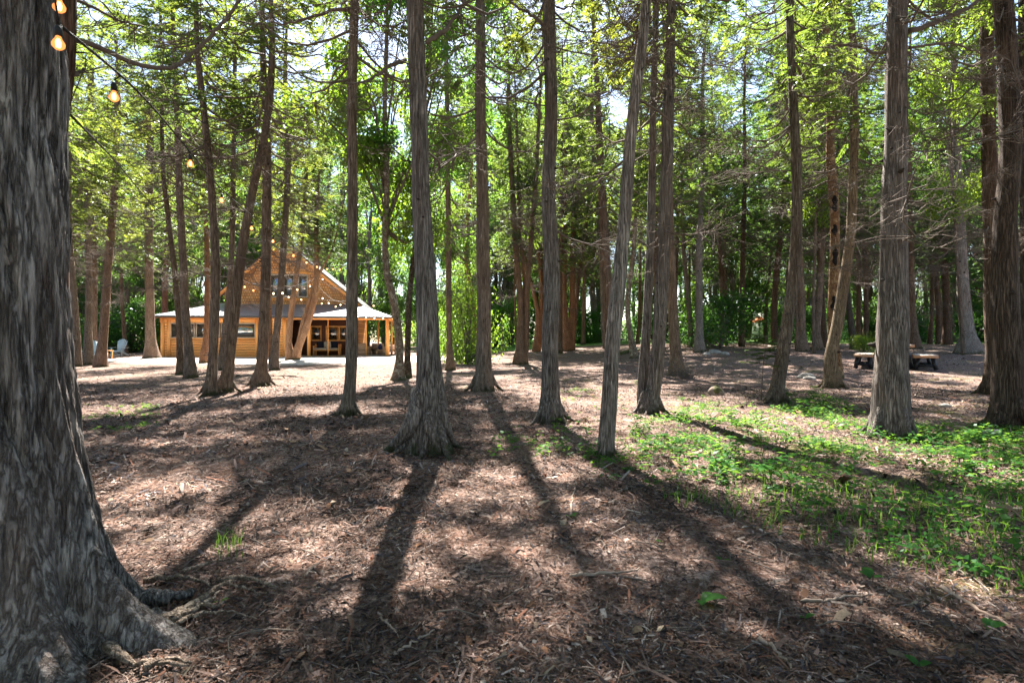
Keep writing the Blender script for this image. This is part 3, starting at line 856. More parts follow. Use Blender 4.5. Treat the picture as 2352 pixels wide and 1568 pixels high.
TREES = []
def tree(label, stems, d=None, H=14, crown=5.2, bark='bark', color=(1, 1, 1), ndead=10, dead_lo=2.2, seed=None, crown_r=1.0, kind='cedar', flare=1.0,
         name='cedar_tree', limbs=(), nroot=5, leafcol=(1, 1, 1), reach=1.0, group=None, sparse=False):
    """stems: list of px sample lists, base first"""
    seed = seed if seed is not None else len(TREES) + 100
    rs = np.random.default_rng(seed)
    bx, by, bw = stems[0][0]
    dd = d if d is not None else depth_of(bx, by)
    if dd > 20 and bx > 1000 and H > 10: H *= 1.4
    elif dd > 11 and H > 10: H += 2.5
    b = P(bx, by, dd); b.z = gz(b.x, b.y)
    root = empty(name, b, label, 'tree', group)
    TREES.append(root)
    for si, st in enumerate(stems):
        lean = rs.uniform(-.03, .03)
        pa = path_from_px(st, dd + (0 if si == 0 else rs.uniform(.0, .15)), b, H * (1 if si == 0 else rs.uniform(.82, .95)), lean, rs)
        near = dd < 12
        seg = 64 if dd < 7 else 40 if dd < 12 else 20 if dd < 22 else 12
        me = trunk_mesh(pa[:, :3], pa[:, 3], seed * 7 + si, seg, M[bark], flare * (1 if si == 0 else .7) * (1 if dd < 20 else .5), nroot, dd < 28, step=.05 if near else .1 if dd < 22 else .2, reach=reach * min(1.6, max(.6, pa[1, 3] / .15)), ridge=.045 if near else .03)
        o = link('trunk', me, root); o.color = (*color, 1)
        # crown
        if dd < 12: crown = min(crown, 4.75)
        c0 = at_height(pa, crown); c1 = at_height(pa, pa[-1, 2])
        hc = pa[-1, 2] - crown
        if hc > 1.5:
            ms = (CEDS if (sparse or dd < 17) else CED) if kind == 'cedar' else BRD
            me = ms[rs.integers(len(ms))]
            href = 10. if kind == 'cedar' else 8.
            cr = link('crown', me, root, c0[:3])
            ax_ = Vector(c1[:3] - c0[:3]).normalized()
            qv = Vector((0, 0, 1)).rotation_difference(ax_)
            cr.rotation_mode = 'QUATERNION'
            cr.rotation_quaternion = qv @ Quaternion((0, 0, 1), rs.random() * 6.28)
            sr = crown_r * rs.uniform(.85, 1.15) * (.66 if dd < 11 else (.9 if b.x < 0 else .88) if dd < 30 else 1.2) * (1 if len(stems) == 1 else .8)
            cr.scale = (sr, sr, hc / href)
            cr.color = (*(leafcol if leafcol != (1, 1, 1) else [(1, 1, 1), (.82, .88, .7), (.9, .95, .85), (1.15, 1.0, .8)][rs.integers(4)]), 1)
        # dead branches
        nd = int(ndead * (1.5 if bx > 1650 and dd > 12 else 1.0) / len(stems) + .5)
        for k in range(nd):
            h = dead_lo + (crown + 2.5 - dead_lo) * ((k + rs.random()) / nd) ** .8
            if h > pa[-1, 2] * .9: continue
            c = at_height(pa, h)
            az = rs.random() * 6.283
            br = link('dead_branch', DEAD[rs.integers(len(DEAD))], root, (c[0] + math.cos(az) * c[3] * .7, c[1] + math.sin(az) * c[3] * .7, c[2]))
            s_ = rs.uniform(.7, 1.9) * (.8 + .08 * h)
            br.scale = (s_, s_, s_ * rs.uniform(.7, 1.2)); br.rotation_euler = (rs.normal(0, .25), rs.uniform(-.25, .3), az)
    if dd < 15 and flare > .3:
        r0_ = pa[1, 3] if len(stems) == 1 else stems[0][0][2] / 2 / F * dd * .7
        p_ = path_from_px(stems[0], dd, b, H, 0, rs)
        nb_ = 6 if dd < 10 else 4
        for k in range(nb_):
            a = (k + rs.uniform(-.35, .35)) / nb_ * 6.283 + .4; q_ = at_height(p_, .12); rr_ = q_[3]
            c_, s_ = math.cos(a), math.sin(a); ln = rr_ * rs.uniform(1.3, 2.3) * (.7 + .4 * flare); bend = rs.normal(0, .3)
            pp = []
            for u_, hh in ((.35, .30), (.85, .17), (1.25, .075), (1.7, .02), (2.3, -.015)):
                x_ = q_[0] + c_ * rr_ * .45 + c_ * ln * (u_ - .35) / 1.95 - s_ * bend * ln * ((u_ - .35) / 1.95) ** 2
                y_ = q_[1] + s_ * rr_ * .45 + s_ * ln * (u_ - .35) / 1.95 + c_ * bend * ln * ((u_ - .35) / 1.95) ** 2
                pp.append((x_, y_, hh * min(1.5, rr_ / .14) + gz(b.x + x_, b.y + y_) - b.z))
            pp = resample(pp, 12)
            mb = MB(); mb.tube(pp, np.linspace(rr_ * .34, rr_ * .07, 12) * (1 + .08 * rs.normal(size=12)), 10)
            o = mb.build('root', M[bark], root, smooth=True); o.color = (*color, 1)
    for lm in limbs:
        pts, w0, w1, ddp = lm
        n = len(pts)
        pp = [tuple(P(x, y, dd + ddp * k / (n - 1)) - b) for k, (x, y) in enumerate(pts)]
        pp = resample(pp, n * 4)
        pp += rs.normal(0, .008, pp.shape) * min(1, dd / 8)
        mb = MB(); mb.tube(pp, np.linspace(w0, w1, len(pp)) / 2 / F * dd, 8, True)
        for k in range(3 * n):
            i = rs.integers(len(pp) // 4, len(pp)); b0 = pp[i]
            dv_ = rs.normal(0, 1, 3) * [1, .8, .7]; dv_ /= np.linalg.norm(dv_); ln = rs.uniform(.1, .45)
            mid = b0 + dv_ * ln * .5 + rs.normal(0, .03, 3); e_ = b0 + dv_ * ln
            mb.tube([b0, mid, e_], [.006, .004, .0015], 4, False)
            for _ in range(3):
                mb.tube([b0 + (e_ - b0) * rs.uniform(.3, 1), e_ + rs.normal(0, .1, 3)], [.0025, .001], 3, False)
        o = mb.build('branch', M['twig'], root, smooth=True)
    return root

RED = (1.12, .90, .74); GREY = (.92, .94, .95); DARK = (.42, .40, .37); WARM = (.98, .92, .83); PALE = (1.25, 1.25, 1.22); YEL = (1.15, 1.0, .72)

# centre and right foreground
tree('stout grey cedar with a long root sprawling to the lower left, middle of the clearing', [[(990, 1038, 96), (990, 960, 84), (988, 880, 70), (984, 810, 62), (980, 700, 57), (973, 560, 53), (967, 435, 50), (963, 300, 48), (960, 200, 46), (952, 0, 43)]],
     color=GREY, flare=1.25, nroot=6, seed=5, H=15, limbs=(([(980, 97), (1024, 67), (1050, 33), (1075, -10)], 12, 6, .3), ([(930, 137), (894, 153), (834, 190), (794, 193)], 11, 3, -.4)), ndead=12, dead_lo=2.6)
tree('slim grey-brown cedar left of the stout grey cedar', [[(797, 955, 44), (803, 900, 33), (808, 800, 31), (808, 700, 30), (810, 450, 27), (808, 250, 25), (815, 0, 22)]], color=WARM, H=14.5, limbs=(([(800, 20), (760, 25), (690, 48), (640, 55), (600, 30)], 8, 3, .2),), seed=6)
tree('straight cedar with a dark seam up its flared trunk, right of the stout grey cedar', [[(1111, 898, 56), (1111, 850, 44), (1111, 810, 39), (1111, 685, 37), (1109, 560, 35), (1108, 435, 32), (1103, 250, 29), (1104, 100, 27), (1103, 0, 26)]], color=WARM, flare=1.3, H=15, seed=8)
tree('grey cedar with mossy spreading foot, between the seamed cedar and the leaning pale one', [[(1265, 972, 60), (1265, 900, 48), (1263, 810, 44), (1267, 644, 42), (1263, 519, 38), (1260, 435, 36), (1265, 300, 35), (1263, 100, 33), (1261, 0, 31)]], color=GREY, flare=1.1, H=14,
     limbs=(([(1246, 57), (1220, 35), (1190, 18), (1160, -10)], 8, 4, .3), ([(1245, 270), (1232, 240), (1240, 190), (1232, 130)], 5, 3, .1)), seed=9)
tree('pale cedar leaning right with a stripped scar near its foot, in the green plants', [[(1390, 1050, 48), (1393, 1000, 44), (1398, 935, 43), (1405, 810, 41), (1417, 685, 38), (1430, 560, 35), (1440, 435, 32), (1455, 250, 30), (1475, 100, 28), (1484, 0, 27)]], color=PALE, flare=.35, H=13.5, seed=10)
tree('double-stemmed cedar, two tall grey stems splitting from one mossy base', [[(1488, 950, 60), (1500, 900, 40), (1508, 850, 38), (1511, 810, 37), (1520, 650, 35), (1530, 435, 31), (1535, 250, 29), (1540, 100, 26), (1543, 0, 25)],
                                                          [(1478, 950, 34), (1476, 900, 27), (1478, 850, 26), (1481, 810, 25), (1490, 650, 23), (1497, 435, 20), (1500, 250, 18), (1505, 100, 16), (1507, 0, 16)]], color=GREY, H=15, flare=.6, seed=12,
     limbs=(([(1547, 256), (1575, 248), (1610, 236), (1625, 230)], 5, 2, .2),))
tree('dark mossy cedar leaning slightly left with moss at its foot, behind the seedlings', [[(1783, 924, 44), (1787, 880, 36), (1795, 831, 34), (1810, 727, 32), (1823, 644, 31), (1829, 540, 29), (1831, 435, 27), (1825, 300, 24), (1818, 150, 21), (1812, 0, 19)]], color=(.72, .70, .62), H=14, flare=.9,
     limbs=(([(1808, 252), (1799, 207), (1777, 174), (1762, 163)], 7, 3, .2),), seed=13)
tree('mossy yellow-green cedar with a kinked trunk, just left of the big grey cedar', [[(1914, 890, 46), (1909, 850, 33), (1908, 831, 31), (1923, 748, 28), (1939, 644, 26), (1954, 540, 24), (1958, 435, 23), (1962, 333, 22), (1960, 185, 19), (1955, 55, 17), (1940, 0, 14)]], color=YEL, H=12, flare=1.1, seed=14)
tree('hollow tree with black cavities up its rough orange-brown trunk', [[(1925, 868, 26), (1917, 800, 24), (1912, 760, 24), (1916, 644, 25), (1918, 519, 24), (1912, 420, 24), (1908, 370, 22), (1907, 222, 20), (1897, 111, 18), (1897, 0, 16)]], color=(1.1, .78, .5), bark='birch', H=12, seed=15, name='hollow_tree')
tree('big grey cedar in front of the picnic benches', [[(2045, 1005, 98), (2046, 950, 84), (2045, 894, 78), (2048, 800, 72), (2050, 727, 68), (2054, 560, 60), (2054, 435, 57), (2057, 333, 55), (2058, 185, 52), (2062, 0, 47)]], color=(.95, .95, .95), H=15, flare=.55, nroot=6, seed=16,
     limbs=(([(2086, 74), (2158, 48), (2221, 19), (2260, -10)], 13, 8, .6), ([(2086, 111), (2184, 100), (2221, 111), (2262, 126)], 7, 3, .5), ([(2036, 118), (2006, 122), (1984, 111), (1940, 105), (1880, 112)], 8, 3, .3)), ndead=14)
tree('massive dark reddish cedar filling the far right edge', [[(2318, 985, 84), (2314, 930, 70), (2312, 810, 64), (2308, 644, 58), (2312, 477, 52), (2318, 407, 50), (2316, 185, 46), (2303, 0, 42)]], color=(.42, .36, .31), H=15, flare=.5, seed=17)
tree('cedar with a light left edge, tucked behind the massive dark cedar on the right', [[(2280, 906, 54), (2281, 850, 40), (2281, 727, 38), (2279, 602, 36), (2275, 435, 35), (2271, 300, 33), (2268, 120, 31), (2266, 0, 30)]], color=(.62, .5, .4), H=14, flare=.8, seed=18)
tree('dark cedar cut off by the right border of the view', [[(2372, 930, 50), (2368, 700, 44), (2362, 400, 38), (2356, 0, 30)]], color=DARK, H=13, seed=19)

# left part
tree('dark cedar trunk standing right behind the giant trunk', [[(70, 1000, 72), (88, 800, 58), (112, 575, 52), (127, 435, 52), (132, 260, 50), (143, 179, 52), (148, 0, 52)]], d=4.2, color=(.55, .40, .33), H=12, flare=.5, seed=20, ndead=5, dead_lo=3,
     limbs=(([(168, 90), (220, 104), (290, 139), (360, 155), (398, 155), (440, 125), (500, 65), (545, 10), (560, -20)], 13, 7, .8), ([(170, -4), (220, 22), (280, 50), (330, 62)], 9, 4, .5), ([(165, 175), (180, 168), (195, 158)], 9, 6, .1)))
tree('reddish cedar beside the giant trunk, leftmost of the far left group', [[(150, 868, 46), (147, 800, 33), (145, 700, 30), (143, 520, 28), (142, 430, 27), (143, 250, 24)]], color=(.85, .62, .48), H=14, seed=21, ndead=6)
tree('thin curved cedar at the left of the far left group of trunks', [[(178, 842, 22), (171, 684, 14), (162, 575, 13), (158, 420, 12), (160, 250, 11)]], H=13, color=WARM, seed=22, ndead=8)
tree('tallest straight cedar in the far left group of trunks', [[(202, 838, 30), (203, 770, 19), (204, 715, 17), (203, 529, 16), (202, 435, 16), (208, 300, 14), (210, 180, 12)]], H=14, color=WARM, seed=23, ndead=10)
tree('narrow cedar squeezed behind the far left group, before the green chair', [[(216, 824, 16), (218, 653, 11), (216, 498, 10), (214, 350, 9)]], H=13, color=RED, seed=24, ndead=8)
tree('cedar curving right just left of the pale blue garden chair', [[(230, 843, 34), (234, 800, 25), (239, 746, 22), (247, 622, 20), (258, 498, 18), (263, 435, 17), (268, 330, 15), (270, 200, 13)]], H=13, color=RED, seed=25, ndead=12)
tree('broad reddish cedar at the left corner of the cabin', [[(348, 822, 42), (346, 780, 25), (345, 746, 23), (342, 591, 20), (342, 435, 19), (343, 300, 17)]], H=14, color=RED, flare=1.2, seed=26, ndead=12)
tree('red trunked cedar rising behind the left end of the metal porch roof', [[(381, 800, 18), (379, 712, 15), (380, 622, 14), (386, 540, 12), (390, 420, 10)]], d=44, H=15, color=(1.3, .75, .6), seed=27, ndead=4, group=None)
tree('dark thin cedar crossing the left window of the cabin', [[(415, 860, 23), (413, 800, 16), (411, 746, 15), (401, 622, 14), (386, 498, 12), (378, 435, 11), (372, 300, 10), (372, 180, 9)]], H=13, color=(.7, .58, .45), seed=28, ndead=10)
tree('grey cedar leaning left in front of the left cabin window, beside a thinner dark one', [[(437, 868, 33), (433, 800, 22), (428, 746, 21), (420, 591, 19), (412, 435, 17), (408, 300, 15), (402, 180, 13)]], H=14, color=(.95, .85, .75), seed=29, ndead=12)
tree('orange-brown cedar standing close before the middle of the left cabin wall', [[(468, 834, 24), (473, 780, 15), (476, 684, 14), (474, 529, 12), (468, 435, 11), (465, 300, 10)]], H=13, color=(1.4, .85, .55), seed=30, ndead=8)
tree('tall cedar bending left above the cabin window, left member of the near pair', [[(482, 908, 36), (487, 850, 26), (492, 746, 24), (495, 622, 23), (491, 513, 21), (485, 435, 19), (468, 250, 17), (455, 130, 14), (450, 0, 12)]], H=12, color=(.9, .8, .68), seed=31, ndead=12)
tree('slim cedar half hidden by the slanting cedar left of the gable', [[(508, 850, 22), (514, 780, 16), (522, 715, 15), (532, 580, 14), (535, 435, 13), (538, 200, 11)]], H=14, color=WARM, seed=32, ndead=10)
tree('slanting cedar leaning far right across the cabin wall, foot dark with moss', [[(517, 902, 42), (524, 850, 30), (535, 746, 27), (547, 640, 25), (566, 513, 23), (582, 428, 21), (608, 311, 19), (622, 194, 17), (625, 80, 14), (622, 0, 12)]], H=12, color=(.9, .8, .68), seed=33, ndead=14)
tree('upright cedar in front of the left gable slope, crossed above by the slanting cedar', [[(598, 888, 44), (601, 840, 30), (603, 800, 28), (609, 680, 26), (611, 560, 24), (613, 389, 22), (612, 292, 19), (606, 180, 16)]], H=13.5, color=(.9, .8, .68), seed=34, flare=1.1, ndead=14)
tree('cedar before the gable window, curving gently right', [[(630, 850, 28), (632, 800, 20), (636, 759, 19), (646, 650, 18), (653, 540, 16), (662, 389, 14), (660, 272, 12), (655, 150, 10)]], H=13, color=WARM, seed=35, ndead=12)
tree('thin orange cedar peeping out between the gable cedars', [[(622, 838, 13), (621, 732, 9), (619, 620, 8), (621, 500, 8)]], H=12, color=(1.4, .9, .6), seed=36, ndead=5)
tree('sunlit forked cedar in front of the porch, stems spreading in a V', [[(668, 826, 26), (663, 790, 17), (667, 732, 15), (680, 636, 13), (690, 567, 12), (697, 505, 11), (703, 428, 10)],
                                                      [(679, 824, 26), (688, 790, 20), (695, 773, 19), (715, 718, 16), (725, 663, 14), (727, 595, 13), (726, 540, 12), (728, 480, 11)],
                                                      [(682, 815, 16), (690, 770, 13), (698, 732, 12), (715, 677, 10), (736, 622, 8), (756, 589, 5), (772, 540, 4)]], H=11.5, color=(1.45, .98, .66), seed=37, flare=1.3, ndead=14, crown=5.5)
tree('spindly young cedar stem before the right gable slope', [[(707, 812, 6), (707, 680, 5), (708, 540, 4), (710, 420, 4)]], H=9, crown=6.5, color=WARM, seed=38, ndead=3, crown_r=.5)
tree('lichen spotted birch with a bowed trunk at the right end of the porch', [[(916, 873, 34), (917, 840, 24), (917, 790, 22), (903, 685, 20), (888, 623, 18), (886, 519, 17), (889, 435, 15), (885, 350, 14), (884, 233, 12), (888, 100, 10)]], bark='birch', H=13, color=(1, .95, .85), seed=39, name='birch_tree', kind='broad', crown=4.3, ndead=4, crown_r=.85, leafcol=(1.25, 1.05, .5))
tree('dark mossy trunk sharing its base with the lichen spotted birch', [[(936, 868, 24), (936, 820, 17), (937, 769, 16), (942, 665, 14), (950, 594, 13), (962, 480, 12)]], bark='birch', color=(.35, .33, .28), H=12, seed=40, name='birch_tree', kind='broad', ndead=3, crown_r=.7, crown=6)
tree('slim tan cedar behind the stout grey cedar, at its right', [[(1035, 850, 28), (1033, 810, 18), (1031, 685, 15), (1030, 519, 14), (1029, 435, 14), (1027, 300, 12), (1026, 150, 10)]], color=(1.05, .88, .66), H=14, seed=41, ndead=10)
tree('crooked orange barked birch behind the seamed cedar', [[(1096, 825, 18), (1090, 706, 15), (1078, 644, 14), (1071, 560, 13), (1075, 480, 10), (1083, 400, 8)]], bark='birch', color=(1.5, .95, .5), H=11, seed=42, name='birch_tree', kind='broad', ndead=3, crown_r=.7)
tree('three-stemmed brown cedar clump right of the seamed cedar', [[(1194, 836, 36), (1195, 780, 19), (1196, 727, 18), (1184, 560, 16), (1177, 435, 14), (1170, 300, 12)],
                                              [(1205, 832, 20), (1209, 780, 15), (1210, 685, 14), (1219, 560, 13), (1227, 456, 12), (1234, 350, 11)],
                                              [(1206, 800, 12), (1206, 700, 10), (1202, 610, 9), (1192, 519, 8), (1190, 435, 8)]], color=(1.0, .78, .58), H=14, seed=43, ndead=14)
tree('orange cedar clump with dark crossing stems, behind the grey mossy footed cedar', [[(1232, 808, 24), (1235, 760, 15), (1236, 727, 13), (1225, 670, 11), (1209, 610, 9), (1196, 490, 8)], [(1234, 806, 14), (1241, 740, 11), (1242, 685, 11), (1240, 602, 10), (1230, 552, 9), (1225, 450, 7)], [(1238, 806, 12), (1246, 730, 9), (1248, 640, 8), (1240, 540, 8)]], color=(1.25, .8, .5), H=12, seed=44, ndead=8)
tree('reddish twin cedar with a fork and a bright root, centre of the back row', [[(1304, 806, 38), (1300, 760, 20), (1296, 706, 17), (1297, 560, 13), (1298, 435, 12), (1300, 320, 10)], [(1310, 806, 24), (1312, 760, 18), (1314, 706, 16), (1316, 560, 14), (1320, 435, 13), (1328, 320, 11)]], color=(1.35, .8, .5), H=15, seed=45, ndead=14, flare=1.1)
tree('small dark cedar on the edge of the far lawn, left of the slim white pair', [[(1331, 779, 12), (1330, 720, 9), (1325, 665, 8), (1322, 560, 7)]], H=12, color=DARK, seed=46, ndead=6)
tree('pair of slender grey stems on the edge of the far lawn', [[(1372, 783, 17), (1368, 720, 11), (1361, 635, 9), (1358, 520, 8)], [(1364, 782, 9), (1360, 720, 7), (1355, 640, 6)]], H=12, color=PALE, seed=47, ndead=6)
tree('long bowed cedar just left of the pale leaning cedar', [[(1393, 800, 22), (1389, 760, 17), (1385, 660, 16), (1380, 560, 15), (1371, 435, 14), (1360, 300, 12), (1358, 180, 10)]], H=14, color=WARM, seed=48, ndead=14)
tree('leaning white spotted birch behind the pale leaning cedar', [[(1456, 822, 24), (1448, 770, 16), (1441, 700, 14), (1452, 610, 13), (1460, 500, 11), (1466, 400, 9)]], bark='birch', color=(1.2, 1.1, .95), H=12, seed=49, name='birch_tree', ndead=8)
tree('brown cedar right behind the double-stemmed cedar, foot in dry brush', [[(1556, 862, 44), (1552, 810, 30), (1548, 769, 28), (1544, 680, 25), (1541, 602, 23), (1538, 480, 20), (1536, 350, 18)]], color=(1.02, .86, .68), H=14, seed=50, ndead=12)
tree('light grey smooth cedar right of the double-stemmed cedar', [[(1606, 808, 34), (1606, 760, 21), (1606, 685, 19), (1606, 560, 17), (1610, 477, 15), (1613, 350, 13)]], color=PALE, H=15, seed=51, ndead=10)
tree('thin cedar leaning against the light grey smooth cedar', [[(1587, 797, 18), (1585, 740, 14), (1579, 669, 13), (1571, 581, 11), (1566, 450, 9)]], color=(1, .9, .78), H=13, seed=52, ndead=10)
tree('dark cedar leaning left by itself before the far shrubs', [[(1685, 782, 20), (1678, 730, 14), (1667, 677, 13), (1648, 585, 12), (1637, 519, 11), (1625, 400, 9)]], color=DARK, H=12, seed=53, ndead=12)
tree('slender bowed cedar, left of the three dark slanting trunks', [[(1727, 771, 14), (1722, 710, 12), (1714, 644, 11), (1700, 519, 10), (1690, 435, 9), (1684, 330, 8)]], color=(.8, .65, .5), H=13, seed=54, ndead=12)
tree('strongly slanting dark cedar falling left toward its top', [[(1748, 768, 16), (1737, 725, 13), (1723, 685, 12), (1685, 640, 11), (1660, 602, 10), (1640, 540, 8)]], color=(.55, .4, .32), H=8, seed=55, ndead=8, crown=4.2, crown_r=.8)
tree('brown cedar forked low down, left of the dark mossy cedar', [[(1762, 768, 20), (1759, 730, 13), (1756, 685, 12), (1748, 560, 11), (1746, 435, 10)], [(1772, 768, 12), (1770, 720, 9), (1776, 660, 9), (1779, 581, 8), (1772, 500, 7)]], color=(.8, .62, .48), H=13, seed=56, ndead=14)
tree('dark stem touching the dark mossy cedar from behind at the left', [[(1783, 764, 11), (1776, 715, 9), (1768, 670, 8), (1764, 560, 8)]], color=DARK, H=12, seed=57, ndead=8)
tree('pinkish cedar with splayed roots right behind the dark mossy cedar', [[(1843, 806, 34), (1843, 770, 19), (1842, 700, 17), (1837, 600, 15), (1836, 480, 14), (1834, 350, 12)], [(1832, 800, 14), (1832, 740, 10), (1830, 640, 9)]], color=(1.1, .9, .74), H=14, seed=58, ndead=14, flare=1.4)
tree('pinkish cedar with one root propped sideways, between the mossy trunks', [[(1878, 803, 30), (1877, 770, 18), (1880, 706, 17), (1887, 600, 15), (1890, 480, 13), (1892, 360, 11)]], color=(1.1, .92, .76), H=14, seed=59, ndead=14, flare=1.2)
# right background
spec = [
    ('dark leaning cedar just right of the yellow-green kinked trunk', [(1962, 802, 22), (1955, 750, 16), (1948, 690, 14), (1942, 600, 12)], DARK, 12),
    ('black trunked cedar left of the big grey cedar, by the yellow leaved bush', [(1972, 776, 26), (1970, 740, 22), (1969, 640, 20), (1968, 500, 16), (1966, 380, 13)], (.5, .36, .28), 14),
    ('reddish black cedar immediately left of the big grey cedar', [(1998, 780, 28), (1996, 740, 21), (1995, 640, 19), (1996, 500, 16), (1998, 380, 13)], (.62, .42, .32), 14),
    ('brown cedar right behind the table, first to the right of the big grey cedar', [(2102, 800, 30), (2098, 760, 22), (2092, 660, 19), (2090, 540, 17), (2088, 400, 14)], (.85, .66, .52), 14),
    ('thin red stem bowing right, second to the right of the big grey cedar', [(2123, 780, 13), (2126, 720, 11), (2124, 640, 9), (2113, 583, 8), (2106, 480, 7)], (.85, .5, .38), 12),
    ('thin straight stem beside the thin red stem behind the benches', [(2136, 790, 13), (2140, 720, 9), (2141, 634, 9), (2139, 520, 8)], (.62, .45, .36), 12),
    ('slanting black stem before the bright green gap on the right', [(2150, 762, 14), (2153, 720, 11), (2157, 660, 10), (2160, 540, 8)], DARK, 12),
    ('dark brown cedar with clawed roots left of the pale ridged cedar', [(2175, 792, 27), (2175, 750, 19), (2172, 660, 17), (2166, 540, 15), (2164, 400, 12)], (.55, .40, .32), 14),
    ('pale ridged cedar with a broad fluted foot, far right clearing edge', [(2226, 812, 62), (2222, 770, 37), (2216, 712, 31), (2209, 600, 26), (2204, 479, 23), (2198, 360, 20), (2194, 240, 17)], PALE, 15),
    ('dark red cedar directly right of the pale ridged cedar', [(2246, 782, 22), (2247, 720, 17), (2247, 634, 16), (2246, 500, 13), (2246, 380, 11)], (.62, .36, .28), 14),
    ('thin dark stem between the dark red cedar and the right pair of trunks', [(2270, 768, 11), (2270, 700, 8), (2268, 600, 8), (2264, 480, 7)], DARK, 12),
    ('thin stem showing to the right of the massive dark cedar', [(2348, 775, 12), (2347, 680, 10), (2345, 560, 9)], (.6, .42, .33), 12),
    ('slim cedar in the gap left of the light grey smooth cedar', [(1634, 775, 10), (1632, 690, 8), (1628, 600, 8), (1627, 480, 7)], (.8, .66, .52), 13),
    ('slim dark cedar at the back, right of the reddish twin cedar', [(1345, 776, 9), (1343, 700, 8), (1341, 600, 7)], DARK, 12),
    ('far dark cedar standing left of the three-stemmed clump', [(1140, 795, 13), (1140, 740, 10), (1139, 640, 10), (1141, 520, 8)], DARK, 13),
    ('far dark stem in the shade above the left garden chair', [(304, 795, 9), (306, 700, 9), (307, 600, 8), (309, 480, 7)], (.35, .32, .28), 13),
    ('bluish thin stem between the garden chair and the broad reddish cedar', [(331, 802, 9), (328, 700, 8), (323, 600, 7), (321, 480, 6)], (.55, .58, .7), 13),
]
for k, (lab, st, c_, H_) in enumerate(spec):
        tree(lab, [st], H=H_, color=c_, seed=200 + k, ndead=18 if st[0][0] > 1600 else 6, dead_lo=1.7, crown=5.0, leafcol=(.55, .8, .8) if k % 2 else (.8, .9, .7))

tree('young maple with yellow-green leaves between the big grey cedar and the right pair', [[(2212, 808, 10), (2206, 700, 8), (2196, 560, 7), (2190, 435, 5)]], d=23.5, H=11.5, crown=6.0, kind='broad', name='young_maple', color=(.8, .7, .6), seed=401, ndead=0, crown_r=.62, leafcol=(1.5, 1.15, .45))
tree('young maple with bright leaves left of the kinked mossy cedar', [[(1870, 830, 10), (1868, 700, 8), (1872, 560, 7), (1875, 435, 5)]], d=25, H=10.5, crown=6.2, kind='broad', name='young_maple', color=(.8, .7, .6), seed=402, ndead=0, crown_r=.7, leafcol=(1.35, 1.1, .5))
# ------------------------------------------------------------------ the giant trunk at the left
rs = np.random.default_rng(77)
gd = 2.12; gb = Vector(((8 - CX) / F * gd, gd, 0)); gb.z = gz(gb.x, gb.y)
giant = empty('cedar_tree', gb, 'giant grey cedar with deeply furrowed bark and thick roots at the left edge', 'tree')
seg = 300; zz = np.concatenate([np.linspace(-.12, 1.0, 170), np.linspace(1.01, 4.2, 220), np.linspace(4.3, 13, 40)])
A = np.linspace(0, 2 * math.pi, seg, endpoint=False)[None, :]; Hh = zz[:, None]
r0 = np.interp(zz, [-.12, .3, .6, 1.0, 2.5, 4.2, 13], [.300, .275, .245, .215, .195, .180, .03])[:, None]
lobes = [(-.05, 1.75, .22, .24), (-.60, 1.35, .24, .20), (-1.25, .9, .30, .14), (.6, 1.0, .25, .15), (-2.1, 1.1, .3, .16), (2.2, 1.1, .3, .16), (1.4, .9, .3, .15), (3.2, 1, .3, .16)]
r = r0.copy() + 0 * A
for c, am, wd, hh in lobes:
    dl = np.angle(np.exp(1j * (A - c)))
    prof = np.exp(-(dl / wd)**2)
    H0 = np.maximum(Hh + .05, 0)
    r = r + prof * am * (.30 * np.exp(-H0 / (hh * .75)) + .060 * np.exp(-H0 / (hh * 3)))
fu = vnoise(rs, 36, 8); fv = vnoise(rs, 90, 14); fw = vnoise(rs, 9, 14); fx = vnoise(rs, 140, 90)
wave = .014 * np.sin(Hh * 3.2 + 1.5) + .006 * np.sin(Hh * 8)
uu = A / (2 * math.pi) + wave + .03 * Hh; vv = np.clip((Hh + .12) / 13.2, 0, 1) + 0 * A
vv2 = np.clip((Hh + .12) / 4.5, 0, 1) + 0 * A
furrow = -(1 - np.abs(fu(uu, vv2))) ** 3 * .030 - (1 - np.abs(fv(uu, vv2))) ** 3 * .013 + .012
r = r + (furrow + .012 * fw(uu, vv2) + .004 * fx(uu, vv2)) * (r / .2) ** .5 * np.clip(r0 / .15, .2, 1)
cx = -.012 * Hh; 
Vx = np.stack([cx + r * np.cos(A), r * np.sin(A), Hh + 0 * A], -1).reshape(-1, 3)
n = len(zz); i = np.arange(n - 1)[:, None] * seg; j = np.arange(seg)[None, :]; j2 = (j + 1) % seg
q = np.stack([i + j, i + j2, i + seg + j2, i + seg + j], -1).reshape(-1, 4)
link('trunk', mesh_np('trunk', Vx, q, [M['bark_big']], smooth=True), giant)
cr = link('crown', CED[1], giant, (-.06, 0, 5.4)); cr.scale = (1.1, 1.1, .76)
def gpt(px, py, up=0.0):
    p_ = G(px, py); p_.z += up + .022
    return p_ - gb
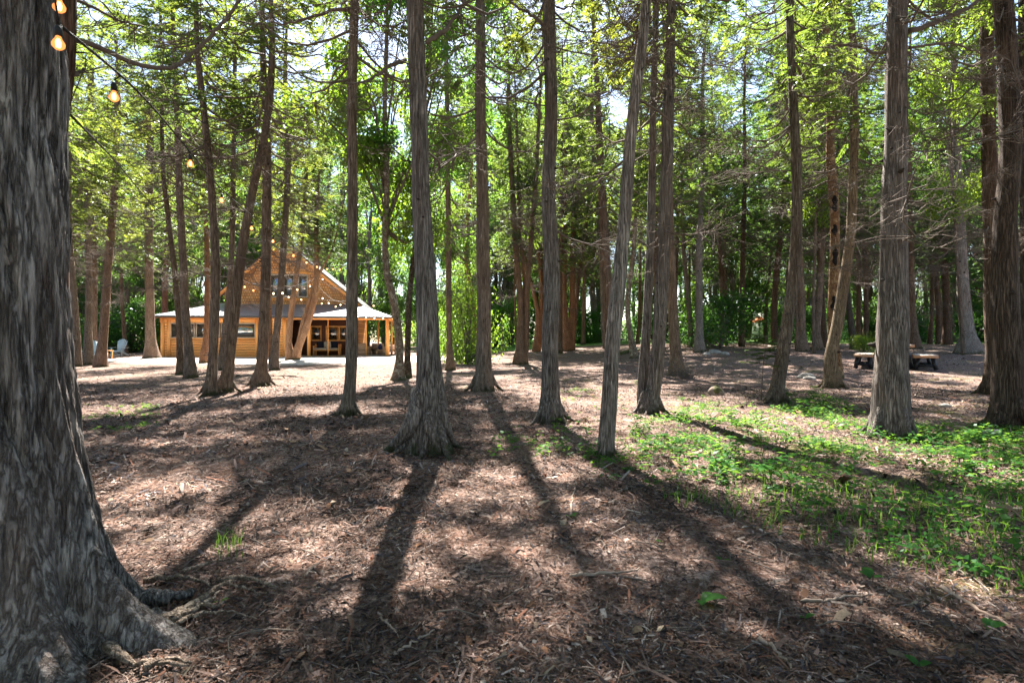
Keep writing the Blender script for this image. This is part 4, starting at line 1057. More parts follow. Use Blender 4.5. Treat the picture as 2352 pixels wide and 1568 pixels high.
for pts, w0, w1, mt in (
        ([(370, 1455), (430, 1420), (470, 1395), (520, 1360), (545, 1352)], .026, .004, 'rootwood'),
        ([(395, 1450), (450, 1415), (500, 1412), (515, 1408)], .018, .004, 'rootwood'),
        ([(330, 1350), (400, 1345), (460, 1352), (485, 1368)], .014, .004, 'rootwood'),
        ([(500, 1352), (560, 1345), (610, 1360), (640, 1368)], .014, .004, 'rootwood'),
        ([(350, 1470), (420, 1435), (470, 1405), (505, 1380)], .018, .004, 'rootwood'), ([(400, 1462), (440, 1438), (500, 1425), (590, 1440)], .009, .002, 'rootwood'),
        ([(520, 1362), (580, 1375), (600, 1392)], .007, .002, 'rootwood'), ([(420, 1330), (480, 1312), (540, 1300)], .008, .003, 'rootwood'), ([(330, 1560), (390, 1535), (440, 1545)], .014, .003, 'rootwood'),
        ([(300, 1400), (370, 1395), (430, 1385), (450, 1378)], .045, .015, 'bark_big'),
        ([(270, 1420), (330, 1440), (390, 1440)], .05, .02, 'bark_big'),
        ([(240, 1500), (320, 1545), (400, 1552), (430, 1556)], .020, .004, 'rootwood')):
    pp = resample([tuple(gpt(x, y, .012)) for x, y in pts], 16)
    pp += rs.normal(0, .003, pp.shape)
    mb = MB(); mb.tube(pp, np.linspace(w0, w1, 16) * (1 + .15 * rs.normal(size=16)), 12)
    mb.build('root', M[mt], giant, smooth=True)
# root of the stout cedar
stout = TREES[0]
sd_ = stout.location.y
for pts, w0, w1 in ((((972, 900, 0), (958, 945, -.08), (938, 985, -.12), (912, 1015, -.10), (882, 1040, -.02), (850, 1050, .0)), .115, .018),
                    (((1005, 900, 0), (1018, 950, -.08), (1032, 990, -.08), (1048, 1022, .02), (1062, 1030, .05)), .06, .012),
                    (((988, 930, -.05), (985, 975, -.16), (1000, 1010, -.2), (1008, 1045, -.22)), .07, .03)):
    pp = resample([tuple(P(x, y, sd_ + dy_) - stout.location) for x, y, dy_ in pts], 20)
    mb = MB(); mb.tube(pp, np.linspace(w0, w1, 20) * (1 + .05 * rs.normal(size=20)), 16); o = mb.build('root', M['bark'], stout, smooth=True)
# hollows of the hollow tree, black patches standing in for their inner shade
hol = [t for t in TREES if t.name.startswith('hollow_tree')][0]
hd = hol.location.y
for (x, y, hgt) in ((1913, 590, 42), (1912, 530, 26), (1912, 470, 40), (1910, 700, 40)):
    c = P(x, y, hd) - hol.location
    mb = MB(); h_ = hgt / 2 / F * hd; w_ = 6.0 / F * hd; r3 = np.random.default_rng(int(y))
    G1, G2 = np.meshgrid(np.linspace(-1, 1, 9), np.linspace(-1, 1, 15))
    wv_ = np.sqrt(np.clip(1 - G2**2, 0, 1)) * (1 + .25 * np.sin(G2 * 6 + y)) * w_
    gx = G1 * wv_; rad_ = .128
    pts = np.stack([c[0] + gx + .01 * np.sin(G2 * 4), c[1] - np.sqrt(np.maximum(rad_**2 - gx**2, .001)) - .004, c[2] + G2 * h_], -1).reshape(-1, 3)
    i = (np.arange(14)[:, None] * 9 + np.arange(8)[None, :])
    mb.add(pts, q=np.stack([i, i + 1, i + 10, i + 9], -1).reshape(-1, 4))
    mb.build('hollow', M['hole_shade'], hol)

# ------------------------------------------------------------------ woods further back
def simple_trunk(seed, H, r):
    rs = np.random.default_rng(seed)
    p = [[0, 0, -.2]]; x = y = 0
    lx, ly = rs.normal(0, .03, 2)
    for z in np.linspace(1, H, 6):
        p.append([lx * z + rs.normal(0, .06), ly * z + rs.normal(0, .06), z])
    return trunk_mesh(np.array(p), np.linspace(r * 1.05, r * .15, 7), seed, 9, M['bark'], 1.0, 4, False, step=.3)
TR = [simple_trunk(300 + k, 13, .17) for k in range(5)]
def back_tree(x, y, kind, sc_, crown_z, rs, group, label, rad=1.0, col_=(1, 1, 1), leafc=(1, 1, 1)):
    root = empty(kind, (x, y, gz(x, y)), label, 'tree', group, rz=rs.random() * 6.28)
    t = link('trunk', TR[rs.integers(5)], root); t.scale = (sc_ * rad, sc_ * rad, sc_); t.color = (*col_, 1)
    t.rotation_euler = (rs.normal(0, .035), rs.normal(0, .035), rs.random() * 6)
    if kind == 'cedar_tree': me = (CED + CEDS)[rs.integers(9)]; h = 10.
    else: me = BRD[rs.integers(4)]; h = 8.
    c = link('crown', me, root, (0, 0, crown_z)); k = (13 * sc_ + .8 - crown_z) / h
    c.scale = (rs.uniform(.9, 1.3) * sc_ ** .5, rs.uniform(.9, 1.3) * sc_ ** .5, k); c.rotation_euler = (0, 0, rs.random() * 6.28)
    c.color = (*leafc, 1)
    return root
rs = np.random.default_rng(991)
def in_cabin(x, y):
    return -24.5 < x < -5.5 and 30 < y < 58
def tanx(px): return (px - CX) / F
count = 0
# leafy wall behind the cabin and all along the back
rows = [(50, 4.6), (57, 4.8), (66, 5.2), (78, 6.0), (96, 7.0)]
for y_, stp in rows:
    xw = y_ * 1.02
    x = -xw
    while x < xw:
        yy = y_ + rs.uniform(-2.5, 2.5); xx = x + rs.uniform(-1.2, 1.2)
        if not in_cabin(xx, yy):
            sunny = rs.random()
            if xx < 4 or rs.random() < .4:
                back_tree(xx, yy, 'leafy_tree', (rs.uniform(.95, 1.3) if y_ < 54 else rs.uniform(1.5, 1.9) if y_ < 60 else rs.uniform(1.9, 2.4)), rs.uniform(1.2, 3.0) * (1 if y_ < 54 else .7), rs, 'leafy trees of the far woods', 'broadleaf tree in the wall of green woods behind the clearing', leafc=tuple(np.array((rs.uniform(.85, 1.15), 1, rs.uniform(.7, 1.2))) * (1 if xx < 6 else .7)))
            else:
                back_tree(xx, yy, 'cedar_tree', (rs.uniform(.95, 1.4) if y_ < 54 else rs.uniform(1.4, 1.9) if y_ < 60 else rs.uniform(1.8, 2.3)), rs.uniform(2.0, 4.2) * (1 if y_ < 54 else 1.5), rs, 'cedars of the far woods', 'evergreen in the far woods behind the rows of bare trunks', col_=(.7, .55, .45), leafc=(rs.uniform(.45, .8), .85, rs.uniform(.7, 1.0)))
        x += stp
# filler cedars in the middle distance, both flanks
mids = [(-31, 33), (-34, 28), (-26, 33), (-36, 36), (-28, 27), (-33, 40), (-27, 41), (-24, 22), (-29, 47), (-22.5, 29), (-19, 20), (4.5, 38), (8.5, 33), (13, 37), (17, 31), (21, 35), (15, 42), (10, 43), (28, 34), (25, 41), (31, 42), (33, 29), (20, 44), (5, 45), (-3, 46), (2.6, 33), (6.6, 29), (16, 34), (22.5, 38), (26, 37), (19, 40), (11.5, 39), (29.5, 39), (34, 36), (24, 45), (12.5, 31.5), (30, 31), (36, 42), (14.5, 46), (18, 48), (27, 47), (32, 46), (0, 42), (3.8, 24.5)]
for x, y in mids:
    back_tree(x + rs.uniform(-.7, .7), y + rs.uniform(-1, 1), 'cedar_tree', rs.uniform(1.35, 1.7) if x > 0 else (rs.uniform(1.3, 1.5) if x < -24 else rs.uniform(.95, 1.15)), rs.uniform(4.2, 6), rs, 'cedars of the middle distance, ' + ('left' if x < -14 else 'centre' if x < 9.5 else 'right'), 'slim cedar in the left woods beside the cabin' if x < -14 else 'slim cedar in the middle of the back woods, right of the cabin' if x < 9.5 else 'slim dark cedar crowded in the woods beyond the picnic benches', rad=rs.uniform(.6, 1.1) if y < 36 else rs.uniform(.5, .8), col_=(.8, .62, .48) if x < 9 else (.6, .45, .35), leafc=(1, 1, 1) if x < 9 else (.55, .75, .7))
# trees behind and beside the viewer (mirrored in windows; some added to dim shade)
for x, y in ((-7, -6), (-2.5, -9), (3.5, -7), (8, -4), (13, 3), (-13, -2), (-16, 8), (6, -14), (-5, -16), (-11, -11), (0, -20), (12, -12), (-18, -14), (18, -6), (-3.5, -3.5), (4.5, -3), (0.5, -5.5), (-9, 1.5), (9.5, 0.5), (-6, -9), (7, -9)):
    back_tree(x, y, 'cedar_tree', rs.uniform(.95, 1.1), rs.uniform(4.2, 5.4), rs, 'cedars behind the viewer', 'unseen tall cedar on the near side of the clearing', rad=1.2)

# bright shrubs
def shrub(px, py, d, s, label, colr, sz=1.6):
    p = P(px, py, d); p.z = gz(p.x, p.y)
    root = empty('shrub', p, label, 'shrub')
    c = link('foliage', BSH[int(px) % 2], root, (0, 0, .05)); c.scale = (s, s, sz); c.color = (*colr, 1); c.rotation_euler = (0, 0, px)
    mb = MB()
    for k in range(5):
        a = k * 1.3; mb.tube([(0, 0, -.05), (.15 * math.cos(a) * s, .15 * math.sin(a) * s, .4 * sz), (.5 * math.cos(a) * s, .5 * math.sin(a) * s, 1.3 * sz)], [.018, .012, .005], 5)
    mb.build('stem', M['twig'], root)
shrub(1076, 815, 27, 1.05, 'sunlit yellow-green shrub between the tan cedar and the seamed cedar', (1.35, 1.1, .6), 2.3)
shrub(1052, 815, 31, .9, 'smaller green shrub behind the sunlit yellow-green shrub', (1.1, 1.05, .7), 1.6)
shrub(1985, 790, 24, .45, 'small yellow leaved bush at the foot of the black trunks', (1.6, 1.2, .5), .45)
shrub(1655, 785, 30, 1.5, 'dark green hemlock bush left of the lone leaning dark cedar', (.45, .6, .5), 1.7)
shrub(1620, 778, 34, 1.2, 'mid green bush behind the light grey smooth cedar', (.7, .9, .6), 1.3)
shrub(300, 800, 46, 2.2, 'dark evergreen bush behind the pale blue garden chair', (.4, .55, .5), 2.2)
shrub(250, 800, 48, 2.0, 'green bush at the back of the far left group of trunks', (.8, .9, .6), 2.0)
for k in range(34):
    px = rs.uniform(-100, 2450); yy = rs.uniform(46, 56); x_ = tanx(px) * yy
    if in_cabin(x_, yy): continue
    root = empty('shrub', (x_, yy, gz(x_, yy)), 'low green bush along the foot of the far woods', 'shrub', 'bushes along the foot of the far woods')
    c = link('foliage', BSH[k % 2], root, (0, 0, 0)); s = rs.uniform(1.2, 2.4); c.scale = (s, s, rs.uniform(.9, 1.9)); c.rotation_euler = (0, 0, k)
    c.color = (rs.uniform(.7, 1.2), 1, .8, 1) if x_ < 6 else (.55, .75, .6, 1)

# ------------------------------------------------------------------ string lights
def bulb_profile(s):
    """small teardrop bulb hanging at the origin, s = scale"""
    z = np.array([0, -.010, -.022, -.038, -.052, -.064, -.070]); r_ = np.array([.012, .014, .022, .030, .028, .016, .002])
    v, q, t = tube(np.stack([0 * z, 0 * z, z * s], -1), r_ * s, 12, True)
    return v, q, t
def string_light(label, cable_pts, bulbs, mat='cable', s=1.0, drop=.10):
    """cable_pts: (px,py,d); bulbs: (px,py,d) positions of bulb glass centre"""
    c0 = P(*cable_pts[0])
    root = empty('string_light', c0, label, 'string lights', 'strings of light bulbs in the trees')
    pts = resample([tuple(P(*c) - c0) for c in cable_pts], 14 * len(cable_pts))
    mb = MB(); mb.tube(pts, .006, 5); mb.build('cable', M[mat], root)
    for k, b in enumerate(bulbs):
        p = P(*b) - c0
        near_ = pts[np.argmin(np.linalg.norm((pts - np.array(p))[:, :2], axis=1))]
        top = Vector((p.x, p.y, p.z + .035 * s))
        mb = MB(); mb.tube([tuple(near_), tuple(top + Vector((0, 0, .05)))], .004, 4); mb.tube([tuple(top + Vector((0, 0, .055 * s))), tuple(top + Vector((0, 0, .035 * s))), tuple(top)], [.012 * s, .019 * s, .017 * s], 8)
        so_ = mb.build('socket', M['cable'], root)
        mb = MB(); v, q, t = bulb_profile(s); mb.add(v + np.array(top), q=q, t=t)
        mb.build('bulb', M['bulb'] if b[2] < 16 else M['filament'], root, smooth=True)
        if b[2] < 16:
            mb = MB(); mb.tube([tuple(top + Vector((0, 0, -.012 * s))), tuple(top + Vector((0, 0, -.03 * s))), tuple(top + Vector((0, 0, -.055 * s)))], [.006 * s, .013 * s, .010 * s], 8); mb.build('filament', M['filament'], root)
B1 = [(262, 222, 2.65), (437, 376, 4.1), (509, 460, 5.4), (578, 524, 6.7), (627, 554, 8.0), (674, 587, 9.3), (704, 603, 10.6), (728, 613, 11.9), (751, 618, 13.0), (765, 618, 14.0), (781, 619, 14.9)]
string_light('long string of bulbs running from the giant trunk past the gable', [(140, 60, 2.1), (282, 178, 2.7), (425, 335, 4.1), (500, 425, 5.4), (578, 495, 6.7), (627, 532, 8), (674, 566, 9.3), (704, 588, 10.6), (728, 600, 11.9), (751, 607, 13), (781, 609, 14.9), (880, 600, 15.7)], B1, s=.72)
string_light('short upper string with two bulbs against the giant trunk', [(118, -60, 1.78), (128, 20, 1.85), (134, 70, 1.9), (140, 60, 2.1)], [(134, 100, 1.80), (136, 15, 1.85)], s=.62)
string_light('sagging string of bulbs across the gable window', [(556, 640, 13), (562, 646, 14), (605, 655, 17), (649, 662, 20), (683, 655, 23), (712, 645, 26), (746, 625, 31)],
             [(562, 659, 14), (582, 667, 15.5), (605, 673, 17), (628, 674, 18.5), (649, 673, 20), (683, 665, 23), (712, 657, 26), (741, 641, 30)], s=.95)
string_light('pale string of bulbs dropping from the forked cedar to the porch eave', [(731, 655, 32), (745, 672, 32.5), (765, 688, 33), (785, 694, 33.5), (823, 716, 34.3), (885, 722, 34.8)],
             [(741, 685, 32), (755, 696, 32.8), (771, 704, 33), (782, 700, 33.5), (823, 727, 34.3), (841, 729, 34.4), (860, 731, 34.6), (880, 731, 34.8)], mat='cable_pale', s=1.15)
string_light('lowest string of bulbs just above the metal porch roof', [(560, 668, 26), (608, 664, 28), (663, 674, 30), (692, 680, 31), (739, 688, 33), (858, 694, 34), (905, 690, 30)],
             [(609, 673, 28), (663, 682, 30), (692, 688, 31), (739, 697, 33), (858, 702, 34)], s=1.1)
# straight guy cable from the giant trunk
c0 = P(150, 250, 2.3); mb = MB(); mb.tube(resample([tuple(P(*c) - c0) for c in ((160, 262, 2.3), (260, 365, 4.5), (350, 470, 8), (480, 590, 15))], 30), .006, 5)
o = mb.build('cable', M['cable'], None); o.location = c0; tag(o, 'thin black cable slanting down from behind the giant trunk', 'cable')

# ------------------------------------------------------------------ garden chairs
def garden_chair(loc, rz, label):
    root = empty('garden_chair', loc, label, 'chair', 'garden chairs by the left trees', rz)
    mb = MB()
    for k in range(7):
        u = (k - 3) / 3; h = .62 + .16 * math.cos(u * 1.35)
        b = (u * .17, -.02, .34); t = (u * .27, .26 + 0 * u, .34 + h)
        mb.bar(b, t, .072, .02)
    mb.bar((-.28, .14, .72), (.28, .14, .72), .03, .05)
    mb.build('backrest', M['bluewhite'], root)
    mb = MB()
    for k in range(6): mb.box((0, -.5 + k * .095, .38 - k * .012), (.54, .08, .022))
    mb.box((0, -.53, .33), (.54, .02, .1)); mb.build('seat', M['bluewhite'], root)
    for sx in (-1, 1):
        mb = MB(); mb.box((sx * .35, -.2, .56), (.13, .78, .025)); mb.build('armrest', M['bluewhite'], root)
        mb = MB(); mb.box((sx * .31, -.45, .275), (.04, .1, .55)); mb.build('leg', M['bluewhite'], root)
        mb = MB(); mb.bar((sx * .27, -.48, .32), (sx * .27, .42, .04), .03, .11); mb.build('leg', M['bluewhite'], root)
p = G(277, 818); garden_chair(p, R(6), 'pale blue slatted garden chair standing in the open by the left trees')
p = P(212, 822, 30); p.z = gz(p.x, p.y) ; garden_chair(p, R(30), 'pale garden chair mostly hidden behind the far left group of trunks')
p = P(244, 822, 33); p.z = gz(p.x, p.y)
st = empty('side_table', p, 'small wooden side table left of the pale blue garden chair', 'table')
mb = MB(); mb.box((0, 0, .5), (.5, .5, .03)); mb.build('tabletop', M['pine'], st)
for x in (-.2, .2):
    for y in (-.2, .2):
        mb = MB(); mb.box((x, y, .242), (.05, .05, .484)); mb.build('leg', M['pine'], st)

# ------------------------------------------------------------------ picnic table and benches
def bench(loc, rz, L_, Wd, Ht, name, label, cat, group=None):
    root = empty(name, loc, label, cat, group, rz)
    mb = MB(); n = max(2, int(Wd / .14)); w = Wd / n
    for k in range(n): mb.box((0, -Wd / 2 + w * (k + .5), Ht - .02), (L_, w - .008, .04))
    mb.build('seat' if Ht < .6 else 'tabletop', M['weathered'], root)
    mb = MB(); mb.box((0, -Wd / 2 - .014, Ht - .045), (L_, .025, .085)); mb.box((0, Wd / 2 + .014, Ht - .045), (L_, .025, .085)); mb.box((-L_ / 2 - .0135, 0, Ht - .045), (.025, Wd + .05, .085)); mb.box((L_ / 2 + .0135, 0, Ht - .045), (.025, Wd + .05, .085))
    mb.build('edge_board', M['plankedge'], root)
    for sx in (-1, 1):
        for sy in (-1, 1):
            mb = MB(); mb.bar((sx * (L_ / 2 - .22), sy * Wd * .30, Ht - .05), (sx * (L_ / 2 - .12), sy * Wd * .46, .0), .085, .085); mb.build('leg', M['black'], root)
        mb = MB(); mb.bar((sx * (L_ / 2 - .15), -Wd * .40, .12), (sx * (L_ / 2 - .15), Wd * .40, .12), .06, .07); mb.build('crossbar', M['black'], root)
    mb = MB(); mb.bar((-(L_ / 2 - .15), 0, .12), (L_ / 2 - .15, 0, .12), .05, .06); mb.build('stretcher', M['black'], root)
gpc = 'picnic seats in the right clearing'
def gp(px, d):
    x = tanx(px) * d; return Vector((x, d, gz(x, d)))
# they point away from the viewer, seen end on
bench(gp(2121, 18.3), R(57), 2.6, .56, .44, 'bench', 'plank bench with black legs right of the big grey cedar', 'bench', gpc)
bench(gp(2056, 18.8), R(57), 2.6, .90, .75, 'picnic_table', 'plank picnic table with black legs hidden behind the big grey cedar', 'table')
bench(gp(1985, 18.6), R(57), 2.4, .46, .44, 'bench', 'plank bench with black legs left of the big grey cedar', 'bench', gpc)

# ------------------------------------------------------------------ far house, unknown orange thing, stump, stones, sticks
d = 62; hx = tanx(1868) * d; hz = gz(hx, d)
ho = empty('house', (hx, d, hz), 'pale clapboard house far behind the pinkish cedars', 'house')
mb = MB(); mb.box((0, 3, 1.5), (9, 6, 3.2)); mb.build('wall', M['whitewall'], ho)
mb = MB(); mb.slab([(-4.8, -.5, 3.0), (4.8, -.5, 3.0), (4.8, 3, 5.0), (-4.8, 3, 5.0)], .15); mb.slab([(-4.8, 3.002, 5.0), (4.8, 3.002, 5.0), (4.8, 6.5, 3.0), (-4.8, 6.5, 3.0)], .15); mb.build('roof', M['steel'], ho)
for x in (-2.5, .1, 2.6):
    mb = MB(); mb.box((x, -.02, 1.9), (1.0, .08, 1.2)); w_ = mb.build('window', M['bluewhite'], ho)
    mb = MB(); mb.box((x, -.05, 1.9), (.8, .06, 1.0)); mb.build('pane', M['glass'], w_)
d = 58; kx = tanx(1744) * d; kz = gz(kx, d)  # unidentified orange spot; its parasol form is made up
su = empty('orange_thing', (kx, d, kz), 'tiny orange thing of unknown kind, far behind the dark slanting trunks', 'orange_thing')
mb = MB(); hh = 3.2 - kz
for a_, b_ in (((-.5, -.5), (.5, -.5)), ((.5, -.5), (.5, .5)), ((.5, .5), (-.5, .5)), ((-.5, .5), (-.5, -.5))):
    mb.poly([(a_[0], a_[1], hh), (b_[0], b_[1], hh), (0, 0, hh + .5)]); mb.poly([(a_[0], a_[1], hh - .15), (b_[0], b_[1], hh - .15), (b_[0], b_[1], hh), (a_[0], a_[1], hh)])
mb.build('canopy', M['orange'], su)
mb = MB(); mb.tube([(0, 0, 0), (0, 0, hh + .45)], .03, 6); mb.build('pole', M['black'], su)

p = G(1646, 907)
stp = empty('tree_stump', p, 'low mossy stump above the bright green seedlings', 'stump')
rs = np.random.default_rng(5)
def lump(rs, c, s, n=14, m=10, rough=.12):
    a = np.linspace(0, 2 * math.pi, n, endpoint=False); f_ = np.linspace(0, math.pi, m)
    A_, F_ = np.meshgrid(a, f_); nz_ = vnoise(rs, 6, 5); nz2 = vnoise(rs, 12, 9)
    r_ = 1 + rough * nz_(A_ / 6.283, F_ / math.pi) + rough * .5 * nz2(A_ / 6.283, F_ / math.pi)
    v = np.stack([np.cos(A_) * np.sin(F_) * r_ * s[0], np.sin(A_) * np.sin(F_) * r_ * s[1], np.cos(F_) * r_ * s[2]], -1).reshape(-1, 3) + np.array(c)
    i = np.arange(m - 1)[:, None] * n; j = np.arange(n)[None, :]; j2 = (j + 1) % n
    return v, np.stack([i + j, i + n + j, i + n + j2, i + j2], -1).reshape(-1, 4)
mb = MB(); v, q = lump(rs, (0, 0, .02), (.155, .155, .14), 22, 12, .25); mb.add(v, q=q); mb.build('stump_body', M['deadwood'], stp, smooth=True)
mb = MB(); v, q = lump(rs, (0, .0, .09), (.13, .14, .10), 18, 10, .3); mb.add(v, q=q); mb.build('moss_cap', M['mosswood'], stp, smooth=True)
for k, (px, py, s) in enumerate(((1640, 812, .30), (1665, 815, .22), (1622, 815, .18), (1850, 868, .22), (1858, 872, .16), (2275, 1000, .12), (345, 1137, .025), (2170, 935, .10))):
    p = G(px, py); mb = MB(); v, q = lump(np.random.default_rng(k + 40), (0, 0, s * .15), (s, s * .8, s * .45), 16, 10, .3); mb.add(v, q=q)
    o = mb.build('stone', M['stone'], None, smooth=True); o.location = p
    tag(o, ['flat pale stone left of centre in the rear clearing', 'pale stone touching the flat pale stone at its right', 'small stone left of the flat pale stone', 'grey stone at the foot of the kinked mossy cedar', 'small stone beside the grey stone near the kinked cedar', 'little stone left of the massive dark cedar', 'tiny white pebble beside the giant trunk', 'half buried stone right of the big grey cedar'][k], 'stone')
# logs and brush at the back
for k, (a, b, r_, lab) in enumerate((((1700, 790), (1800, 800), .10, 'fallen log lying behind the dark mossy cedar'), ((1850, 790), (1905, 797), .09, 'dark fallen log between the pinkish cedars'),
                                     ((1930, 798), (2010, 790), .10, 'fallen log left of the big grey cedar, under the black trunks'), ((2105, 778), (2165, 783), .08, 'fallen log in the shade behind the benches'),
                                     ((1190, 812), (1300, 822), .06, 'thin fallen log at the foot of the reddish twin cedar'), ((1420, 815), (1470, 805), .12, 'short mossy log behind the pale leaning cedar'))):
    p0 = G(*a); p1 = G(*b); r3 = np.random.default_rng(k)
    n_ = 14; pp = np.array([tuple((p1 - p0) * t + Vector((0, 0, r_ * .5 + .03 * math.sin(t * 5 + k)))) for t in np.linspace(0, 1, n_)]) + r3.normal(0, .02, (n_, 3))
    mb = MB(); mb.tube(pp, r_ * (1 - .4 * np.linspace(0, 1, n_)) * (1 + .1 * r3.normal(size=n_)), 10)
    o = mb.build('fallen_log', M['deadwood' if k != 5 else 'mosswood'], None, smooth=True); o.location = p0; tag(o, lab, 'log')
for k, (px, py, s, lab) in enumerate(((1560, 868, .55, 'heap of dry grey brush at the foot of the brown cedar'), (1040, 1018, .0, ''), (445, 858, .35, 'heap of twigs at the foot of the grey cedar before the cabin'))):
    if s == 0: continue
    p = G(px, py); p.y -= .25; r3 = np.random.default_rng(k + 9); mb = MB()
    for _ in range(150):
        a = r3.random() * 6.28; b0 = np.array([r3.normal(0, s * .4), r3.normal(0, s * .25), r3.uniform(0, .1)])
        L_ = r3.uniform(.2, .6); dv_ = np.array([math.cos(a), math.sin(a) * .6, r3.uniform(-.1, 1.1)]); e_ = b0 + dv_ * L_ * s * 1.4
        mb.tube([b0, (b0 + e_) / 2 + r3.normal(0, .04, 3), e_], [.005, .004, .0015], 4, False)
    o = mb.build('brush_pile', M['twig'], None); o.location = p; tag(o, lab, 'brush pile')
# small hemlock sapling with a thin stem
p = G(1748, 918)
sp = empty('hemlock_sapling', p, 'small hemlock sapling on a thin leaning stem left of the dark mossy cedar', 'sapling')
top = P(1762, 770, p.y) - p
mb = MB(); stemp = resample([(0, 0, -.03), tuple(top * .5 + Vector((-.02, 0, 0))), tuple(top)], 12); mb.tube(stemp, np.linspace(.011, .003, 12), 6); mb.build('stem', M['twig'], sp)
r3 = np.random.default_rng(4); mb = MB(); LP = []; LD = []
for k in range(34):
    u = r3.uniform(.52, 1.0); b0 = top * u; a = r3.random() * 6.28; L_ = r3.uniform(.25, .62) * (1.25 - u * .6)
    dv_ = np.array([math.cos(a), math.sin(a), r3.uniform(-.15, .2)]); e_ = np.array(b0) + dv_ * L_
    mb.tube([tuple(b0), tuple((np.array(b0) + e_) / 2 + [0, 0, .02]), tuple(e_)], [.004, .003, .001], 3, False)
    m_ = 60; w = r3.uniform(.15, 1, m_)[:, None]; LP.append(np.array(b0) + (e_ - np.array(b0)) * w)
    s_ = np.where(r3.random(m_) < .5, 1, -1) * 1.0; LD.append(np.stack([dv_[0] * .5 - dv_[1] * s_, dv_[1] * .5 + dv_[0] * s_, r3.uniform(-.3, .05, m_)], -1))
LP = np.concatenate(LP); LD = np.concatenate(LD); LD /= np.linalg.norm(LD, axis=1)[:, None]
v, q = leaf_quads(LP, LD, r3.uniform(.05, .10, len(LP)), r3.uniform(.012, .02, len(LP)), r3, np.tile([0, 0, 1.], (len(LP), 1)))
mb.add(v, q=q, m=1); o = mb.build('foliage', [M['twig'], M['leaf']], sp); o.color = (.6, .8, .6, 1)

# ------------------------------------------------------------------ ground litter
def scatter_ground(n, rs, y0, y1, power, spread=1.0):
    """points on the ground seen from the camera, denser near"""
    y = y0 + (y1 - y0) * rs.random(n) ** power
    x = (rs.random(n) * 2 - 1) * y * .98 * spread + rs.normal(0, .2, n)
    return x, y
def hump(x, y):
    return ground_z(x, y)
def chips(name, n, y0, y1, power, ln, wd, label, seed, palette, tilt=.35, lift=.012, curl=.0, gmax=1.35):
    rs = np.random.default_rng(seed)
    x, y = scatter_ground(n, rs, y0, y1, power)
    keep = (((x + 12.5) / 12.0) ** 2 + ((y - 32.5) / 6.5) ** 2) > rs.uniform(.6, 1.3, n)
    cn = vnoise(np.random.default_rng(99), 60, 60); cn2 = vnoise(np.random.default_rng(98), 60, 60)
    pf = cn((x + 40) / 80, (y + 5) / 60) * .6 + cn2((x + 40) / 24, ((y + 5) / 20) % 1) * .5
    if ln > .028: keep &= (rs.random(n) < np.clip(.75 - pf * 1.1, .15, 1)) | (y < 2.6)
    x, y = x[keep], y[keep]; n = len(x)
    z = ground_z(x, y) + rs.random(n) * lift
    grow = np.clip(y / 3.5, .75, gmax)
    L_ = rs.lognormal(math.log(ln), .6, n) * grow; W_ = np.minimum(rs.lognormal(math.log(wd), .4, n) * grow, L_ * .6)
    a = rs.random(n) * 6.283; ti = np.clip(rs.normal(0, tilt, n), -.35, .35); ro = rs.normal(0, tilt, n)
    d = np.stack([np.cos(a) * np.cos(ti), np.sin(a) * np.cos(ti), np.sin(ti)], -1)
    s = np.stack([-np.sin(a), np.cos(a), ro], -1); s /= np.linalg.norm(s, axis=1)[:, None]
    up = np.cross(d, s)
    c = np.stack([x, y, z + np.abs(np.sin(ti)) * L_ * .35 + .002], -1)
    L_ = L_[:, None]; W_ = W_[:, None]
    k1 = rs.uniform(.5, 1, (n, 1)); k2 = rs.uniform(.3, 1, (n, 1))
    cu = up * L_ * rs.normal(0, 1, (n, 1)) * curl
    A_ = c - d * L_ / 2 - s * W_ / 2 * k1; B_ = c - d * L_ / 2 + s * W_ / 2; 
    C_ = c + s * W_ / 2 + up * W_ * .22 + cu; D_ = c - s * W_ / 2 + up * W_ * .22 + cu
    E_ = c + d * L_ / 2 + s * W_ / 2 * k2; F_ = c + d * L_ / 2 - s * W_ / 2 * k1
    v = np.stack([A_, B_, C_, D_, E_, F_], 1).reshape(-1, 3)
    b = np.arange(n)[:, None] * 6
    q = np.concatenate([b + [0, 3, 2, 1], b + [3, 5, 4, 2]])
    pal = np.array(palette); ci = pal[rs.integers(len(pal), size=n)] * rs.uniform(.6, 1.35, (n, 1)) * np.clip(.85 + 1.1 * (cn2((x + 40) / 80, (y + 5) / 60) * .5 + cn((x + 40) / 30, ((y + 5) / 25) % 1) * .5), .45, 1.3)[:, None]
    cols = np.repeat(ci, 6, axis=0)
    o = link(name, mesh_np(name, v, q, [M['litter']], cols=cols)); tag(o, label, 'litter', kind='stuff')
PAL = [(.18, .12, .095), (.09, .055, .045), (.26, .18, .15), (.03, .023, .022), (.36, .29, .245), (.10, .065, .052), (.05, .036, .032), (.14, .09, .07), (.20, .09, .055), (.08, .07, .075), (.23, .145, .11), (.045, .032, .03), (.12, .07, .05), (.16, .085, .055)]
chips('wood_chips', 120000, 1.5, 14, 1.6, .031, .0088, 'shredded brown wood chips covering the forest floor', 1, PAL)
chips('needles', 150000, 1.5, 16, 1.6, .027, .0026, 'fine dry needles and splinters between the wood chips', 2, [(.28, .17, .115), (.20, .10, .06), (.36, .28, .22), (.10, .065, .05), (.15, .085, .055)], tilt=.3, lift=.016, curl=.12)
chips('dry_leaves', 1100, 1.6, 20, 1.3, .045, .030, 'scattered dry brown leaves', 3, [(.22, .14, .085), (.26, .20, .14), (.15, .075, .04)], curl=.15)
chips('mulch_clumps', 60000, 9, 34, 1.25, .030, .010, 'coarser brown litter over the rear of the clearing', 4, PAL, tilt=.22, lift=.012, gmax=1.6)
